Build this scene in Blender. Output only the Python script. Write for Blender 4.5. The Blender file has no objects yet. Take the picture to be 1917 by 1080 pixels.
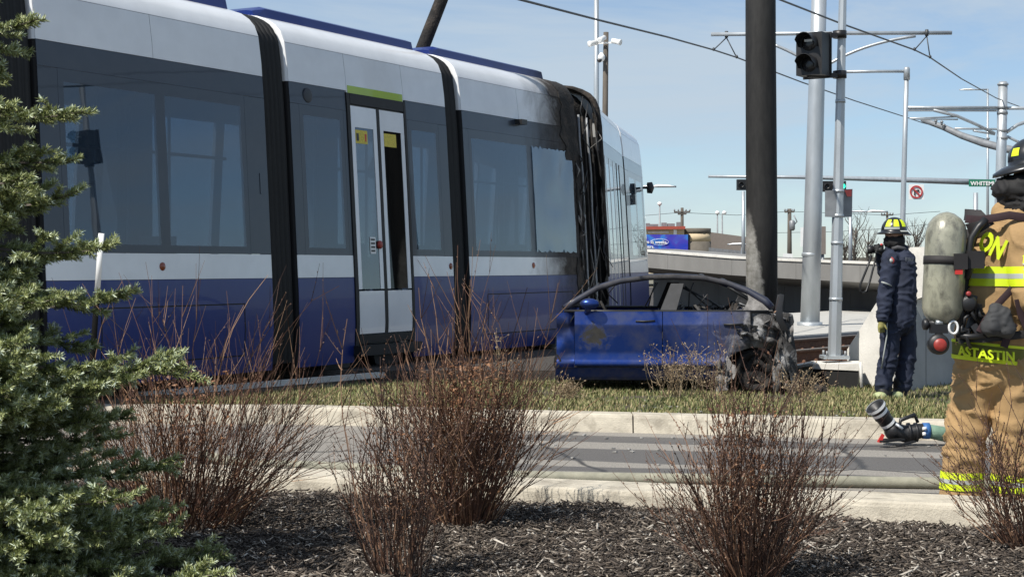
import bpy, bmesh, math, random
import numpy as np
from mathutils import Vector, Matrix, noise as mnoise

random.seed(7)
rng = np.random.default_rng(11)
sc = bpy.context.scene
COL = sc.collection

# ------------------------------------------------------------------ camera, sky, sun, exposure
F = 3000.0          # focal length in photo pixels (photo is 1917 wide)
EYE = 1.38          # eye height over the road
HZ = 497.0          # horizon row
cam_d = bpy.data.cameras.new('camera')
cam = bpy.data.objects.new('camera', cam_d)
COL.objects.link(cam)
cam.location = (0, 0, EYE)
cam.rotation_euler = (math.radians(90), 0, 0)
cam_d.sensor_width = 36.0
cam_d.lens = F / 1917.0 * 36.0
cam_d.shift_y = -(540.0 - HZ) / 1917.0
cam_d.clip_start = 0.1
cam_d.clip_end = 4000
sc.camera = cam

SUN_EL = math.radians(51)
SUN_H = Vector((-0.75, -0.66)).normalized()       # horizontal direction towards the sun
sun_vec = Vector((SUN_H.x * math.cos(SUN_EL), SUN_H.y * math.cos(SUN_EL), math.sin(SUN_EL)))
world = bpy.data.worlds.new('World')
sc.world = world
world.use_nodes = True
wn = world.node_tree.nodes
wl = world.node_tree.links
wn.clear()
w_out = wn.new('ShaderNodeOutputWorld')
w_bg = wn.new('ShaderNodeBackground')
w_sky = wn.new('ShaderNodeTexSky')
w_sky.sky_type = 'NISHITA'
w_sky.sun_disc = False
w_sky.sun_elevation = SUN_EL
w_sky.sun_rotation = math.atan2(SUN_H.x, SUN_H.y)
w_sky.altitude = 900
w_sky.air_density = 1.0
w_sky.dust_density = 0.15
w_sky.ozone_density = 3.0
# thin high cirrus veil
w_tc = wn.new('ShaderNodeTexCoord')
w_map = wn.new('ShaderNodeMapping')
w_map.inputs['Scale'].default_value = (1.2, 1.2, 5.0)
w_no = wn.new('ShaderNodeTexNoise')
w_no.inputs['Scale'].default_value = 2.6
w_no.inputs['Detail'].default_value = 6
w_no.inputs['Roughness'].default_value = 0.62
w_no.inputs['Distortion'].default_value = 0.6
w_ramp = wn.new('ShaderNodeValToRGB')
w_ramp.color_ramp.elements[0].position = 0.42
w_ramp.color_ramp.elements[0].color = (0.26, 0.26, 0.26, 1)
w_ramp.color_ramp.elements[1].position = 0.66
w_ramp.color_ramp.elements[1].color = (0.86, 0.86, 0.86, 1)
w_mix = wn.new('ShaderNodeMixRGB')
w_mix.inputs[2].default_value = (5.5, 6.0, 6.4, 1)
wl.new(w_tc.outputs['Generated'], w_map.inputs['Vector'])
wl.new(w_map.outputs['Vector'], w_no.inputs['Vector'])
wl.new(w_no.outputs['Fac'], w_ramp.inputs['Fac'])
wl.new(w_ramp.outputs['Color'], w_mix.inputs[0])
wl.new(w_sky.outputs['Color'], w_mix.inputs[1])
w_tint = wn.new('ShaderNodeMixRGB'); w_tint.blend_type = 'MULTIPLY'; w_tint.inputs[0].default_value = 1.0
w_tint.inputs[2].default_value = (0.93, 1.0, 1.07, 1)
wl.new(w_mix.outputs['Color'], w_tint.inputs[1])
wl.new(w_tint.outputs['Color'], w_bg.inputs['Color'])
w_bg.inputs['Strength'].default_value = 0.08
wl.new(w_bg.outputs['Background'], w_out.inputs['Surface'])

sun_d = bpy.data.lights.new('sun', 'SUN')
sun_d.energy = 4.6
sun_d.angle = math.radians(0.55)
sun_d.color = (1.0, 0.95, 0.87)
sun = bpy.data.objects.new('sun', sun_d)
COL.objects.link(sun)
sun.rotation_euler = sun_vec.to_track_quat('Z', 'Y').to_euler()
sun.location = (-20, -10, 30)
sc.view_settings.view_transform = 'Standard'
sc.view_settings.look = 'None'
sc.view_settings.exposure = 0.42
sc.view_settings.gamma = 1.0
sc.view_settings.use_curve_mapping = False
sc.cycles.max_bounces = 8
sc.cycles.transparent_max_bounces = 16

# ------------------------------------------------------------------ helpers
def at(px, py, Z):
    return Vector(((px - 958.5) / F * Z, Z, EYE + (HZ - py) / F * Z))

def V(*a):
    return Vector(a)

WPOS = {}
def wpos(o):
    return WPOS.get(o.name, Vector((0, 0, 0)))

def tag(o, label=None, cat=None, group=None, kind=None):
    if label: o['label'] = label
    if cat: o['category'] = cat
    if group: o['group'] = group
    if kind: o['kind'] = kind
    return o

def thing(name, label, cat, loc, group=None):
    o = bpy.data.objects.new(name, None)
    COL.objects.link(o)
    o.empty_display_size = 0.2
    o.location = loc
    WPOS[o.name] = Vector(loc)
    return tag(o, label, cat, group)

def link_mesh(name, me, mat, parent=None):
    o = bpy.data.objects.new(name, me)
    COL.objects.link(o)
    if mat is not None:
        me.materials.clear()
        me.materials.append(mat)
    if parent is not None:
        o.parent = parent
        o.location = -wpos(parent)
    WPOS[o.name] = Vector((0, 0, 0))
    return o

class MB:
    def __init__(self):
        self.v = []; self.f = []; self.s = []
    def add(self, verts, faces, smooth=False):
        b = len(self.v)
        self.v.extend([tuple(p) for p in verts])
        for fc in faces:
            self.f.append(tuple(i + b for i in fc)); self.s.append(smooth)
        return self
    def box(self, c, s, ax=None, taper=1.0):
        c = Vector(c)
        ex, ey, ez = ax if ax else (V(1, 0, 0), V(0, 1, 0), V(0, 0, 1))
        vs = []
        for k in (-.5, .5):
            tp = taper if k > 0 else 1.0
            for j in (-.5, .5):
                for i in (-.5, .5):
                    vs.append(c + ex * (i * s[0] * tp) + ey * (j * s[1] * tp) + ez * (k * s[2]))
        return self.add(vs, [(0, 2, 3, 1), (4, 5, 7, 6), (0, 1, 5, 4), (2, 6, 7, 3), (0, 4, 6, 2), (1, 3, 7, 5)])
    def beam(self, a, b, w, h, up=V(0, 0, 1)):
        a = Vector(a); b = Vector(b)
        ex = (b - a); L = ex.length
        ex = ex / L
        ey = up.cross(ex)
        if ey.length < 1e-4: ey = V(1, 0, 0).cross(ex)
        ey.normalize(); ez = ex.cross(ey)
        return self.box((a + b) / 2, (L, w, h), (ex, ey, ez))
    def tube(self, pts, rads, n=8, cap=True, smooth=True, flat=None):
        """flat: (axis vector, factor) squash radius along that axis"""
        pts = [Vector(p) for p in pts]
        if not hasattr(rads, '__len__'): rads = [rads] * len(pts)
        m = len(pts)
        tang = []
        for i in range(m):
            t = pts[min(i + 1, m - 1)] - pts[max(i - 1, 0)]
            if t.length < 1e-9: t = V(0, 0, 1)
            tang.append(t.normalized())
        ref = V(0, 0, 1) if abs(tang[0].z) < .9 else V(1, 0, 0)
        u = (ref - tang[0] * ref.dot(tang[0])).normalized()
        vs = []
        for i in range(m):
            u = (u - tang[i] * u.dot(tang[i]))
            if u.length < 1e-6: u = tang[i].orthogonal()
            u.normalize()
            w = tang[i].cross(u)
            for k in range(n):
                a = 2 * math.pi * k / n
                off = (u * math.cos(a) + w * math.sin(a)) * rads[i]
                if flat is not None:
                    ax, fac = flat
                    off = off - ax * off.dot(ax) * (1 - fac)
                vs.append(pts[i] + off)
        fs = []
        for i in range(m - 1):
            for k in range(n):
                k2 = (k + 1) % n
                fs.append((i * n + k, i * n + k2, (i + 1) * n + k2, (i + 1) * n + k))
        self.add(vs, fs, smooth)
        if cap:
            b = len(self.v) - len(vs)
            self.f.append(tuple(b + k for k in reversed(range(n)))); self.s.append(False)
            self.f.append(tuple(b + (m - 1) * n + k for k in range(n))); self.s.append(False)
        return self
    def lathe(self, base, axis, prof, n=24, smooth=True, cap=True):
        """prof: list of (distance along axis, radius)"""
        axis = Vector(axis).normalized()
        base = Vector(base)
        u = axis.orthogonal().normalized(); w = axis.cross(u)
        vs = []
        for d, r in prof:
            for k in range(n):
                a = 2 * math.pi * k / n
                vs.append(base + axis * d + (u * math.cos(a) + w * math.sin(a)) * max(r, 1e-5))
        fs = []
        for i in range(len(prof) - 1):
            for k in range(n):
                k2 = (k + 1) % n
                fs.append((i * n + k, i * n + k2, (i + 1) * n + k2, (i + 1) * n + k))
        if cap:
            fs.append(tuple(reversed(range(n))))
            fs.append(tuple((len(prof) - 1) * n + k for k in range(n)))
        return self.add(vs, fs, smooth)
    def grid(self, rows, smooth=True, thick=None):
        """rows of points; thick: offset vector function or Vector makes a closed slab"""
        R = len(rows); C = len(rows[0])
        vs = [p for r in rows for p in r]
        fs = [(i * C + j, i * C + j + 1, (i + 1) * C + j + 1, (i + 1) * C + j) for i in range(R - 1) for j in range(C - 1)]
        self.add(vs, fs, smooth)
        if thick is not None:
            vs2 = [Vector(p) + thick for p in vs]
            self.add(vs2, [tuple(reversed(q)) for q in fs], smooth)
            ring = [j for j in range(C)] + [i * C + C - 1 for i in range(1, R)] + [(R - 1) * C + j for j in range(C - 2, -1, -1)] + [i * C for i in range(R - 2, 0, -1)]
            m = len(ring)
            rv = [vs[i] for i in ring] + [vs2[i] for i in ring]
            self.add(rv, [(k, m + k, m + (k + 1) % m, (k + 1) % m) for k in range(m)], False)
        return self
    def prism(self, poly, off):
        n = len(poly)
        off = Vector(off)
        a = [Vector(p) for p in poly]; b = [p + off for p in a]
        self.add(a + b, [tuple(range(n)), tuple(reversed(range(n, 2 * n)))] + [(i, n + i, n + (i + 1) % n, (i + 1) % n) for i in range(n)])
        return self
    def mesh(self, name):
        me = bpy.data.meshes.new(name)
        me.from_pydata(self.v, [], self.f)
        me.polygons.foreach_set('use_smooth', self.s)
        bm = bmesh.new(); bm.from_mesh(me)
        bmesh.ops.recalc_face_normals(bm, faces=bm.faces)
        bm.to_mesh(me); bm.free()
        me.update()
        return me
    def build(self, name, mat, parent=None):
        return link_mesh(name, self.mesh(name), mat, parent)

def np_mesh(name, verts, quads, mat, parent=None, tri=False):
    k = 3 if tri else 4
    verts = np.asarray(verts, dtype=np.float32).reshape(-1, 3)
    quads = np.asarray(quads, dtype=np.int32).reshape(-1, k)
    me = bpy.data.meshes.new(name)
    me.vertices.add(len(verts)); me.vertices.foreach_set('co', verts.ravel())
    me.loops.add(quads.size); me.loops.foreach_set('vertex_index', quads.ravel())
    me.polygons.add(len(quads))
    me.polygons.foreach_set('loop_start', np.arange(0, quads.size, k, dtype=np.int32))
    me.polygons.foreach_set('loop_total', np.full(len(quads), k, dtype=np.int32))
    me.update(calc_edges=True)
    me.validate()
    return link_mesh(name, me, mat, parent)

# ---- materials
def newmat(name):
    m = bpy.data.materials.new(name)
    m.use_nodes = True
    nt = m.node_tree
    b = nt.nodes['Principled BSDF']
    return m, nt.nodes, nt.links, b

def noise_node(N, L, vec, scale, detail=4, rough=.6, dist=0):
    n = N.new('ShaderNodeTexNoise')
    n.inputs['Scale'].default_value = scale
    n.inputs['Detail'].default_value = detail
    n.inputs['Roughness'].default_value = rough
    n.inputs['Distortion'].default_value = dist
    L.new(vec, n.inputs['Vector'])
    return n.outputs['Fac']

def ramp(N, L, fac, p0, c0, p1, c1, mid=None):
    r = N.new('ShaderNodeValToRGB')
    e = r.color_ramp.elements
    e[0].position = p0; e[0].color = (*c0, 1) if len(c0) == 3 else c0
    e[1].position = p1; e[1].color = (*c1, 1) if len(c1) == 3 else c1
    if mid:
        k = e.new(mid[0]); k.color = (*mid[1], 1)
    L.new(fac, r.inputs['Fac'])
    return r.outputs['Color']

def mixc(N, L, fac, a, b, mode='MIX'):
    m = N.new('ShaderNodeMixRGB'); m.blend_type = mode
    for i, x in ((0, fac), (1, a), (2, b)):
        if hasattr(x, 'links'): L.new(x, m.inputs[i])
        elif hasattr(x, '__len__'): m.inputs[i].default_value = (*x, 1)
        else: m.inputs[i].default_value = x
    return m.outputs['Color']

def M(name, col, rough=.6, metal=0., var=.18, scale=6., bump=0., bscale=80., coat=0., spec=.5, stretch=(1, 1, 1), dirt=None, dirt_amt=.5, dscale=3., island=0.):
    m, N, L, b = newmat(name)
    geo = N.new('ShaderNodeNewGeometry')
    mp = N.new('ShaderNodeMapping'); mp.inputs['Scale'].default_value = stretch
    L.new(geo.outputs['Position'], mp.inputs['Vector'])
    vec = mp.outputs['Vector']
    c0 = tuple(max(0, c * (1 - var)) for c in col); c1 = tuple(min(1, c * (1 + var)) for c in col)
    fac = noise_node(N, L, vec, scale, 5)
    c = ramp(N, L, fac, .3, c0, .7, c1)
    if dirt is not None:
        f2 = noise_node(N, L, vec, dscale, 6, .65, .4)
        f2 = ramp(N, L, f2, .5, (0, 0, 0), .72, (dirt_amt,) * 3)
        c = mixc(N, L, f2, c, dirt)
    if island > 0:
        mm = N.new('ShaderNodeMapRange')
        mm.inputs['To Min'].default_value = 1 - island; mm.inputs['To Max'].default_value = 1 + island
        L.new(geo.outputs['Random Per Island'], mm.inputs['Value'])
        c = mixc(N, L, 1.0, c, mm.outputs['Result'], 'MULTIPLY')
    L.new(c, b.inputs['Base Color'])
    b.inputs['Roughness'].default_value = rough
    b.inputs['Metallic'].default_value = metal
    b.inputs['Coat Weight'].default_value = coat
    b.inputs['Coat Roughness'].default_value = .04
    b.inputs['Specular IOR Level'].default_value = spec
    if bump > 0:
        f3 = noise_node(N, L, vec, bscale, 4)
        bp = N.new('ShaderNodeBump'); bp.inputs['Strength'].default_value = bump; bp.inputs['Distance'].default_value = .02
        L.new(f3, bp.inputs['Height']); L.new(bp.outputs['Normal'], b.inputs['Normal'])
    return m

def sooty(name, col, rough=.35, coat=0.8, centre=(0, 0), r0=.5, r1=1.3, metal=0., soot=(.012, .010, .009), ash=0., var=.06, extra=None, film=.05):
    """glossy paint that is burnt within r0..r1 of a vertical axis at centre (ragged stain)"""
    m, N, L, b = newmat(name)
    geo = N.new('ShaderNodeNewGeometry')
    pos = geo.outputs['Position']
    sep = N.new('ShaderNodeSeparateXYZ'); L.new(pos, sep.inputs[0])
    com = N.new('ShaderNodeCombineXYZ'); L.new(sep.outputs['X'], com.inputs['X']); L.new(sep.outputs['Y'], com.inputs['Y'])
    vd = N.new('ShaderNodeVectorMath'); vd.operation = 'DISTANCE'
    L.new(com.outputs[0], vd.inputs[0]); vd.inputs[1].default_value = (centre[0], centre[1], 0)
    nz = noise_node(N, L, pos, 2.6, 6, .7, .5)
    ad = N.new('ShaderNodeMath'); ad.operation = 'MULTIPLY_ADD'
    L.new(nz, ad.inputs[0]); ad.inputs[1].default_value = (r1 - r0) * 1.2
    L.new(vd.outputs['Value'], ad.inputs[2])
    mr = N.new('ShaderNodeMapRange'); mr.inputs['From Min'].default_value = r0 + (r1 - r0) * .4
    mr.inputs['From Max'].default_value = r1 + (r1 - r0) * .4
    mr.inputs['To Min'].default_value = 1; mr.inputs['To Max'].default_value = 0
    L.new(ad.outputs[0], mr.inputs['Value'])
    s = mr.outputs['Result']
    v = noise_node(N, L, pos, 1.7, 3)
    c = ramp(N, L, v, .3, tuple(x * (1 - var) for x in col), .7, tuple(x * (1 + var) for x in col))
    # road film rising from the bottom
    fl = noise_node(N, L, pos, 5, 5, .6)
    fr = ramp(N, L, fl, .42, (0, 0, 0), .75, (film, film, film))
    c = mixc(N, L, fr, c, (.19, .18, .16))
    fine = noise_node(N, L, pos, 14, 6, .75)
    sc_ = ramp(N, L, fine, .35, soot, .75, tuple(x * 3 + .02 for x in soot))
    if ash > 0:
        an = noise_node(N, L, pos, 4.5, 6, .7, .8)
        af = ramp(N, L, an, .52, (0, 0, 0), .66, (ash,) * 3)
        sc_ = mixc(N, L, af, sc_, (.34, .33, .32))
    if extra is not None:
        (ec, er, ecol) = extra
        ed = N.new('ShaderNodeVectorMath'); ed.operation = 'DISTANCE'; L.new(pos, ed.inputs[0]); ed.inputs[1].default_value = ec
        en = N.new('ShaderNodeMath'); en.operation = 'MULTIPLY_ADD'; L.new(noise_node(N, L, pos, 7, 8, .75, 1.0), en.inputs[0]); en.inputs[1].default_value = er * 3.2; L.new(ed.outputs['Value'], en.inputs[2])
        em = N.new('ShaderNodeMapRange'); em.inputs['From Min'].default_value = er * 2.1; em.inputs['From Max'].default_value = er * 2.5; em.inputs['To Min'].default_value = 1; em.inputs['To Max'].default_value = 0
        L.new(en.outputs[0], em.inputs['Value'])
        c = mixc(N, L, em.outputs['Result'], c, ramp(N, L, fine, .35, ecol, .75, tuple(x * 2.4 for x in ecol)))
        mxx = N.new('ShaderNodeMath'); mxx.operation = 'MAXIMUM'; L.new(s, mxx.inputs[0]); L.new(em.outputs['Result'], mxx.inputs[1])
        c = mixc(N, L, s, c, sc_); s = mxx.outputs[0]
    else:
        c = mixc(N, L, s, c, sc_)
    L.new(c, b.inputs['Base Color'])
    rr = N.new('ShaderNodeMapRange'); rr.inputs['To Min'].default_value = rough; rr.inputs['To Max'].default_value = .85
    L.new(s, rr.inputs['Value']); L.new(rr.outputs['Result'], b.inputs['Roughness'])
    cw = N.new('ShaderNodeMapRange'); cw.inputs['To Min'].default_value = coat; cw.inputs['To Max'].default_value = 0
    L.new(s, cw.inputs['Value']); L.new(cw.outputs['Result'], b.inputs['Coat Weight'])
    b.inputs['Coat Roughness'].default_value = .03
    wb = N.new('ShaderNodeBump'); wb.inputs['Strength'].default_value = .05; wb.inputs['Distance'].default_value = .03
    L.new(noise_node(N, L, pos, 1.9, 2), wb.inputs['Height']); L.new(wb.outputs['Normal'], b.inputs['Normal']); L.new(wb.outputs['Normal'], b.inputs['Coat Normal'])
    if metal > 0:
        mw = N.new('ShaderNodeMapRange'); mw.inputs['To Min'].default_value = metal; mw.inputs['To Max'].default_value = 0
        L.new(s, mw.inputs['Value']); L.new(mw.outputs['Result'], b.inputs['Metallic'])
    return m

def glassmat(name, tint=(.28, .33, .38), refl=.16, rough=.012, wobble=0., body=(.02, .025, .03), body_amt=.25):
    """tinted glazing: part see-through, part dark body colour, grazing sky reflection"""
    m, N, L, b = newmat(name)
    out = N['Material Output']
    b.inputs['Base Color'].default_value = (*body, 1); b.inputs['Roughness'].default_value = .3; b.inputs['Specular IOR Level'].default_value = 0
    tr = N.new('ShaderNodeBsdfTransparent'); tr.inputs['Color'].default_value = (*tint, 1)
    gl = N.new('ShaderNodeBsdfGlossy'); gl.inputs['Roughness'].default_value = rough
    gl.inputs['Color'].default_value = (.93, .97, 1, 1)
    m1 = N.new('ShaderNodeMixShader'); m1.inputs[0].default_value = body_amt
    L.new(tr.outputs[0], m1.inputs[1]); L.new(b.outputs[0], m1.inputs[2])
    lw = N.new('ShaderNodeLayerWeight'); lw.inputs['Blend'].default_value = .5
    pw = N.new('ShaderNodeMath'); pw.operation = 'POWER'; L.new(lw.outputs['Facing'], pw.inputs[0]); pw.inputs[1].default_value = 4
    ma = N.new('ShaderNodeMath'); ma.operation = 'MULTIPLY_ADD'; L.new(pw.outputs[0], ma.inputs[0]); ma.inputs[1].default_value = 1 - refl; ma.inputs[2].default_value = refl
    mx = N.new('ShaderNodeMixShader')
    L.new(ma.outputs[0], mx.inputs[0]); L.new(m1.outputs[0], mx.inputs[1]); L.new(gl.outputs[0], mx.inputs[2])
    L.new(mx.outputs[0], out.inputs['Surface'])
    if wobble > 0:
        geo = N.new('ShaderNodeNewGeometry')
        f = noise_node(N, L, geo.outputs['Position'], 1.5, 2)
        bp = N.new('ShaderNodeBump'); bp.inputs['Strength'].default_value = wobble; bp.inputs['Distance'].default_value = .02
        L.new(f, bp.inputs['Height']); L.new(bp.outputs['Normal'], gl.inputs['Normal'])
    return m

def emit(name, col, strength):
    m, N, L, b = newmat(name)
    b.inputs['Base Color'].default_value = (*col, 1)
    b.inputs['Emission Color'].default_value = (*col, 1)
    b.inputs['Emission Strength'].default_value = strength
    return m

def text_obj(name, s, size, origin, xax, yax, mat, parent, depth=.002, bold=0., align='LEFT', xs=1., arc=None):
    """flat lettering; arc=(centre, radius, start angle, y-shear) wraps it round a vertical cylinder"""
    cu = bpy.data.curves.new(name, 'FONT')
    cu.body = s; cu.size = size; cu.extrude = depth; cu.offset = bold; cu.align_x = align
    cu.resolution_u = 3
    to = bpy.data.objects.new(name + '_tmp', cu)
    COL.objects.link(to)
    dg = bpy.context.evaluated_depsgraph_get(); dg.update()
    me = bpy.data.meshes.new_from_object(to.evaluated_get(dg))
    COL.objects.unlink(to); bpy.data.objects.remove(to)
    if arc:
        c, r, a0, sh, rot = arc
        for v in me.vertices:
            x = v.co.x * xs * math.cos(rot) - v.co.y * math.sin(rot); y = v.co.x * xs * math.sin(rot) + v.co.y * math.cos(rot)
            th = a0 + x / r; rr = r + v.co.z
            v.co = Vector(c) + V(rr * math.sin(th), -rr * math.cos(th), y + sh * x)
        me.update()
        return link_mesh(name, me, mat, parent)
    xax = Vector(xax).normalized(); yax = Vector(yax).normalized(); zax = xax.cross(yax)
    mt = Matrix.Translation(Vector(origin)) @ Matrix((xax * xs, yax, zax)).transposed().to_4x4()
    me.transform(mt)
    return link_mesh(name, me, mat, parent)

def fuse(name, parts, mat, parent, voxel=.014, smooth=3, wrinkle=0., wscale=9., wz=1.8, keep_mesh=False, seed=0., calm=()):
    """voxel union of closed pieces -> one continuous smooth surface, with cloth folds"""
    mb = MB()
    for p in parts: p(mb)
    me = mb.mesh(name + '_raw')
    o = bpy.data.objects.new(name + '_raw', me)
    COL.objects.link(o)
    r = o.modifiers.new('r', 'REMESH'); r.mode = 'VOXEL'; r.voxel_size = voxel; r.use_smooth_shade = True
    s = o.modifiers.new('s', 'SMOOTH'); s.factor = .5; s.iterations = smooth
    dg = bpy.context.evaluated_depsgraph_get(); dg.update()
    m2 = bpy.data.meshes.new_from_object(o.evaluated_get(dg))
    bpy.data.objects.remove(o); bpy.data.meshes.remove(me)
    if wrinkle > 0:
        n = len(m2.vertices)
        co = np.empty(n * 3, np.float32); m2.vertices.foreach_get('co', co); co = co.reshape(-1, 3)
        no = np.empty(n * 3, np.float32); m2.vertices.foreach_get('normal', no); no = no.reshape(-1, 3)
        for i in range(n):
            x, y, z = co[i]
            q = V(x * wscale + seed, y * wscale, z * wscale * wz)
            a = mnoise.noise(q + mnoise.noise_vector(q * .45) * 1.4)
            f = (1 - abs(a) * 2.2)
            f2 = mnoise.noise(q * 2.3)
            wk = .12 if any(a_ < z < b_ for a_, b_ in calm) else 1.0
            co[i] += no[i] * wk * (wrinkle * (f * f * f if f > 0 else f * .6) + wrinkle * .25 * f2)
        m2.vertices.foreach_set('co', co.ravel())
    for p in m2.polygons: p.use_smooth = True
    m2.update()
    m2.name = name
    if keep_mesh: return m2
    return link_mesh(name, m2, mat, parent)

def cap(a, b, ra, rb, n=14, flat=None, mid=None):
    """closed rounded limb between a and b"""
    a = Vector(a); b = Vector(b)
    def go(mb):
        d = (b - a).normalized()
        pts = []; rs = []
        for t in (math.pi / 2 * .97, math.pi / 3.2, math.pi / 7):
            pts.append(a - d * ra * math.sin(t)); rs.append(max(ra * math.cos(t), .002))
        pts.append(a); rs.append(ra)
        if mid is not None:
            pts.append(a.lerp(b, .5)); rs.append(mid)
        pts.append(b); rs.append(rb)
        for t in (math.pi / 7, math.pi / 3.2, math.pi / 2 * .97):
            pts.append(b + d * rb * math.sin(t)); rs.append(max(rb * math.cos(t), .002))
        mb.tube(pts, rs, n, True, True, flat)
    return go

def ell(c, rad, ax=None, n=16):
    c = Vector(c)
    ex, ey, ez = ax if ax else (V(1, 0, 0), V(0, 1, 0), V(0, 0, 1))
    def go(mb):
        vs = []; fs = []
        R = 10
        for i in range(1, R):
            th = math.pi * i / R
            for k in range(n):
                a = 2 * math.pi * k / n
                vs.append(c + ex * (rad[0] * math.sin(th) * math.cos(a)) + ey * (rad[1] * math.sin(th) * math.sin(a)) + ez * (rad[2] * math.cos(th)))
        for i in range(R - 2):
            for k in range(n):
                k2 = (k + 1) % n
                fs.append((i * n + k, (i + 1) * n + k, (i + 1) * n + k2, i * n + k2))
        vs.append(c + ez * rad[2]); vs.append(c - ez * rad[2])
        t = len(vs) - 2
        for k in range(n):
            fs.append((t, k, (k + 1) % n)); fs.append((t + 1, (R - 2) * n + (k + 1) % n, (R - 2) * n + k))
        mb.add(vs, fs, True)
    return go

def band(name, me, planes, off, mat, parent, inside=None):
    """strip cut from a garment between planes [(point, normal)...] (kept where normal side is positive), pushed out by off"""
    bm = bmesh.new(); bm.from_mesh(me)
    for p, nrm in planes:
        bmesh.ops.bisect_plane(bm, geom=bm.verts[:] + bm.edges[:] + bm.faces[:], plane_co=p, plane_no=nrm, clear_inner=True)
    if inside:
        bad = [f for f in bm.faces if not inside(f.calc_center_median())]
        bmesh.ops.delete(bm, geom=bad, context='FACES')
    bm.normal_update()
    nv = [(v, v.normal.copy()) for v in bm.verts]
    for v, nn in nv: v.co += nn * off
    m2 = bpy.data.meshes.new(name)
    bm.to_mesh(m2); bm.free()
    for p in m2.polygons: p.use_smooth = True
    return link_mesh(name, m2, mat, parent)

# ------------------------------------------------------------------ materials
m_mulch_soil = M('mulch_soil', (.045, .036, .029), .95, var=.5, scale=14, bump=.8, bscale=50)
m_concrete = M('kerb_concrete', (.48, .435, .35), .85, var=.2, scale=7, bump=.35, bscale=90, dirt=(.17, .145, .11), dirt_amt=.75, dscale=5)
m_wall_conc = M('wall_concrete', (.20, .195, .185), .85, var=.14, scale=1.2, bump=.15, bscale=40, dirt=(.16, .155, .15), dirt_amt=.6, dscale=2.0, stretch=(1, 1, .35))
m_wall_dark = M('shaded_wall_concrete', (.125, .12, .115), .9, var=.2, scale=1.5, bump=.15, bscale=40, dirt=(.06, .06, .058), dirt_amt=.6, dscale=1.2, stretch=(1, 1, .3))  # darker copy of wall concrete, shade under the deck overhang put into colour
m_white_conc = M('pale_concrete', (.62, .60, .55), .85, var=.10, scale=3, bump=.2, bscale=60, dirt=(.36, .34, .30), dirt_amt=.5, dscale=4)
m_grey_conc = M('shaded_concrete', (.36, .36, .35), .85, var=.12, scale=2.5, bump=.15, bscale=50)
m_soil = M('verge_soil', (.07, .058, .038), .95, var=.4, scale=9, bump=.5, bscale=40)
m_ballast = M('track_bed', (.055, .048, .042), .95, var=.4, scale=30, bump=.8, bscale=60)
m_galv = M('galvanised_steel', (.44, .47, .49), .42, metal=.55, var=.12, scale=7, stretch=(1, 1, .3))
m_galv_d = M('weathered_steel', (.24, .25, .26), .55, metal=.4, var=.2, scale=7)
m_black = M('black_plastic', (.012, .012, .013), .45, var=.3)
m_rubber = M('black_rubber', (.010, .0098, .0095), .6, var=.25, scale=20)
m_wire = M('wire_steel', (.05, .055, .06), .5, var=.1)
m_rust = M('rusted_steel', (.12, .058, .032), .85, var=.4, scale=25, bump=.4, bscale=70)
m_railhead = M('rail_head', (.30, .24, .19), .4, metal=.6, var=.2, scale=30)
m_wood = M('weathered_wood', (.10, .085, .07), .9, var=.3, scale=12, stretch=(1, 1, .15))
m_white = M('white_enamel', (.78, .78, .76), .4, var=.05)
m_red = M('red_paint', (.55, .035, .03), .4, var=.1)
m_char = M('charred', (.014, .0125, .0115), .9, var=.6, scale=9, bump=.9, bscale=30, dirt=(.085, .065, .05), dirt_amt=.7, dscale=5)
m_gap = M('shadow_gap', (.008, .008, .009), .8, var=.1)

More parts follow.
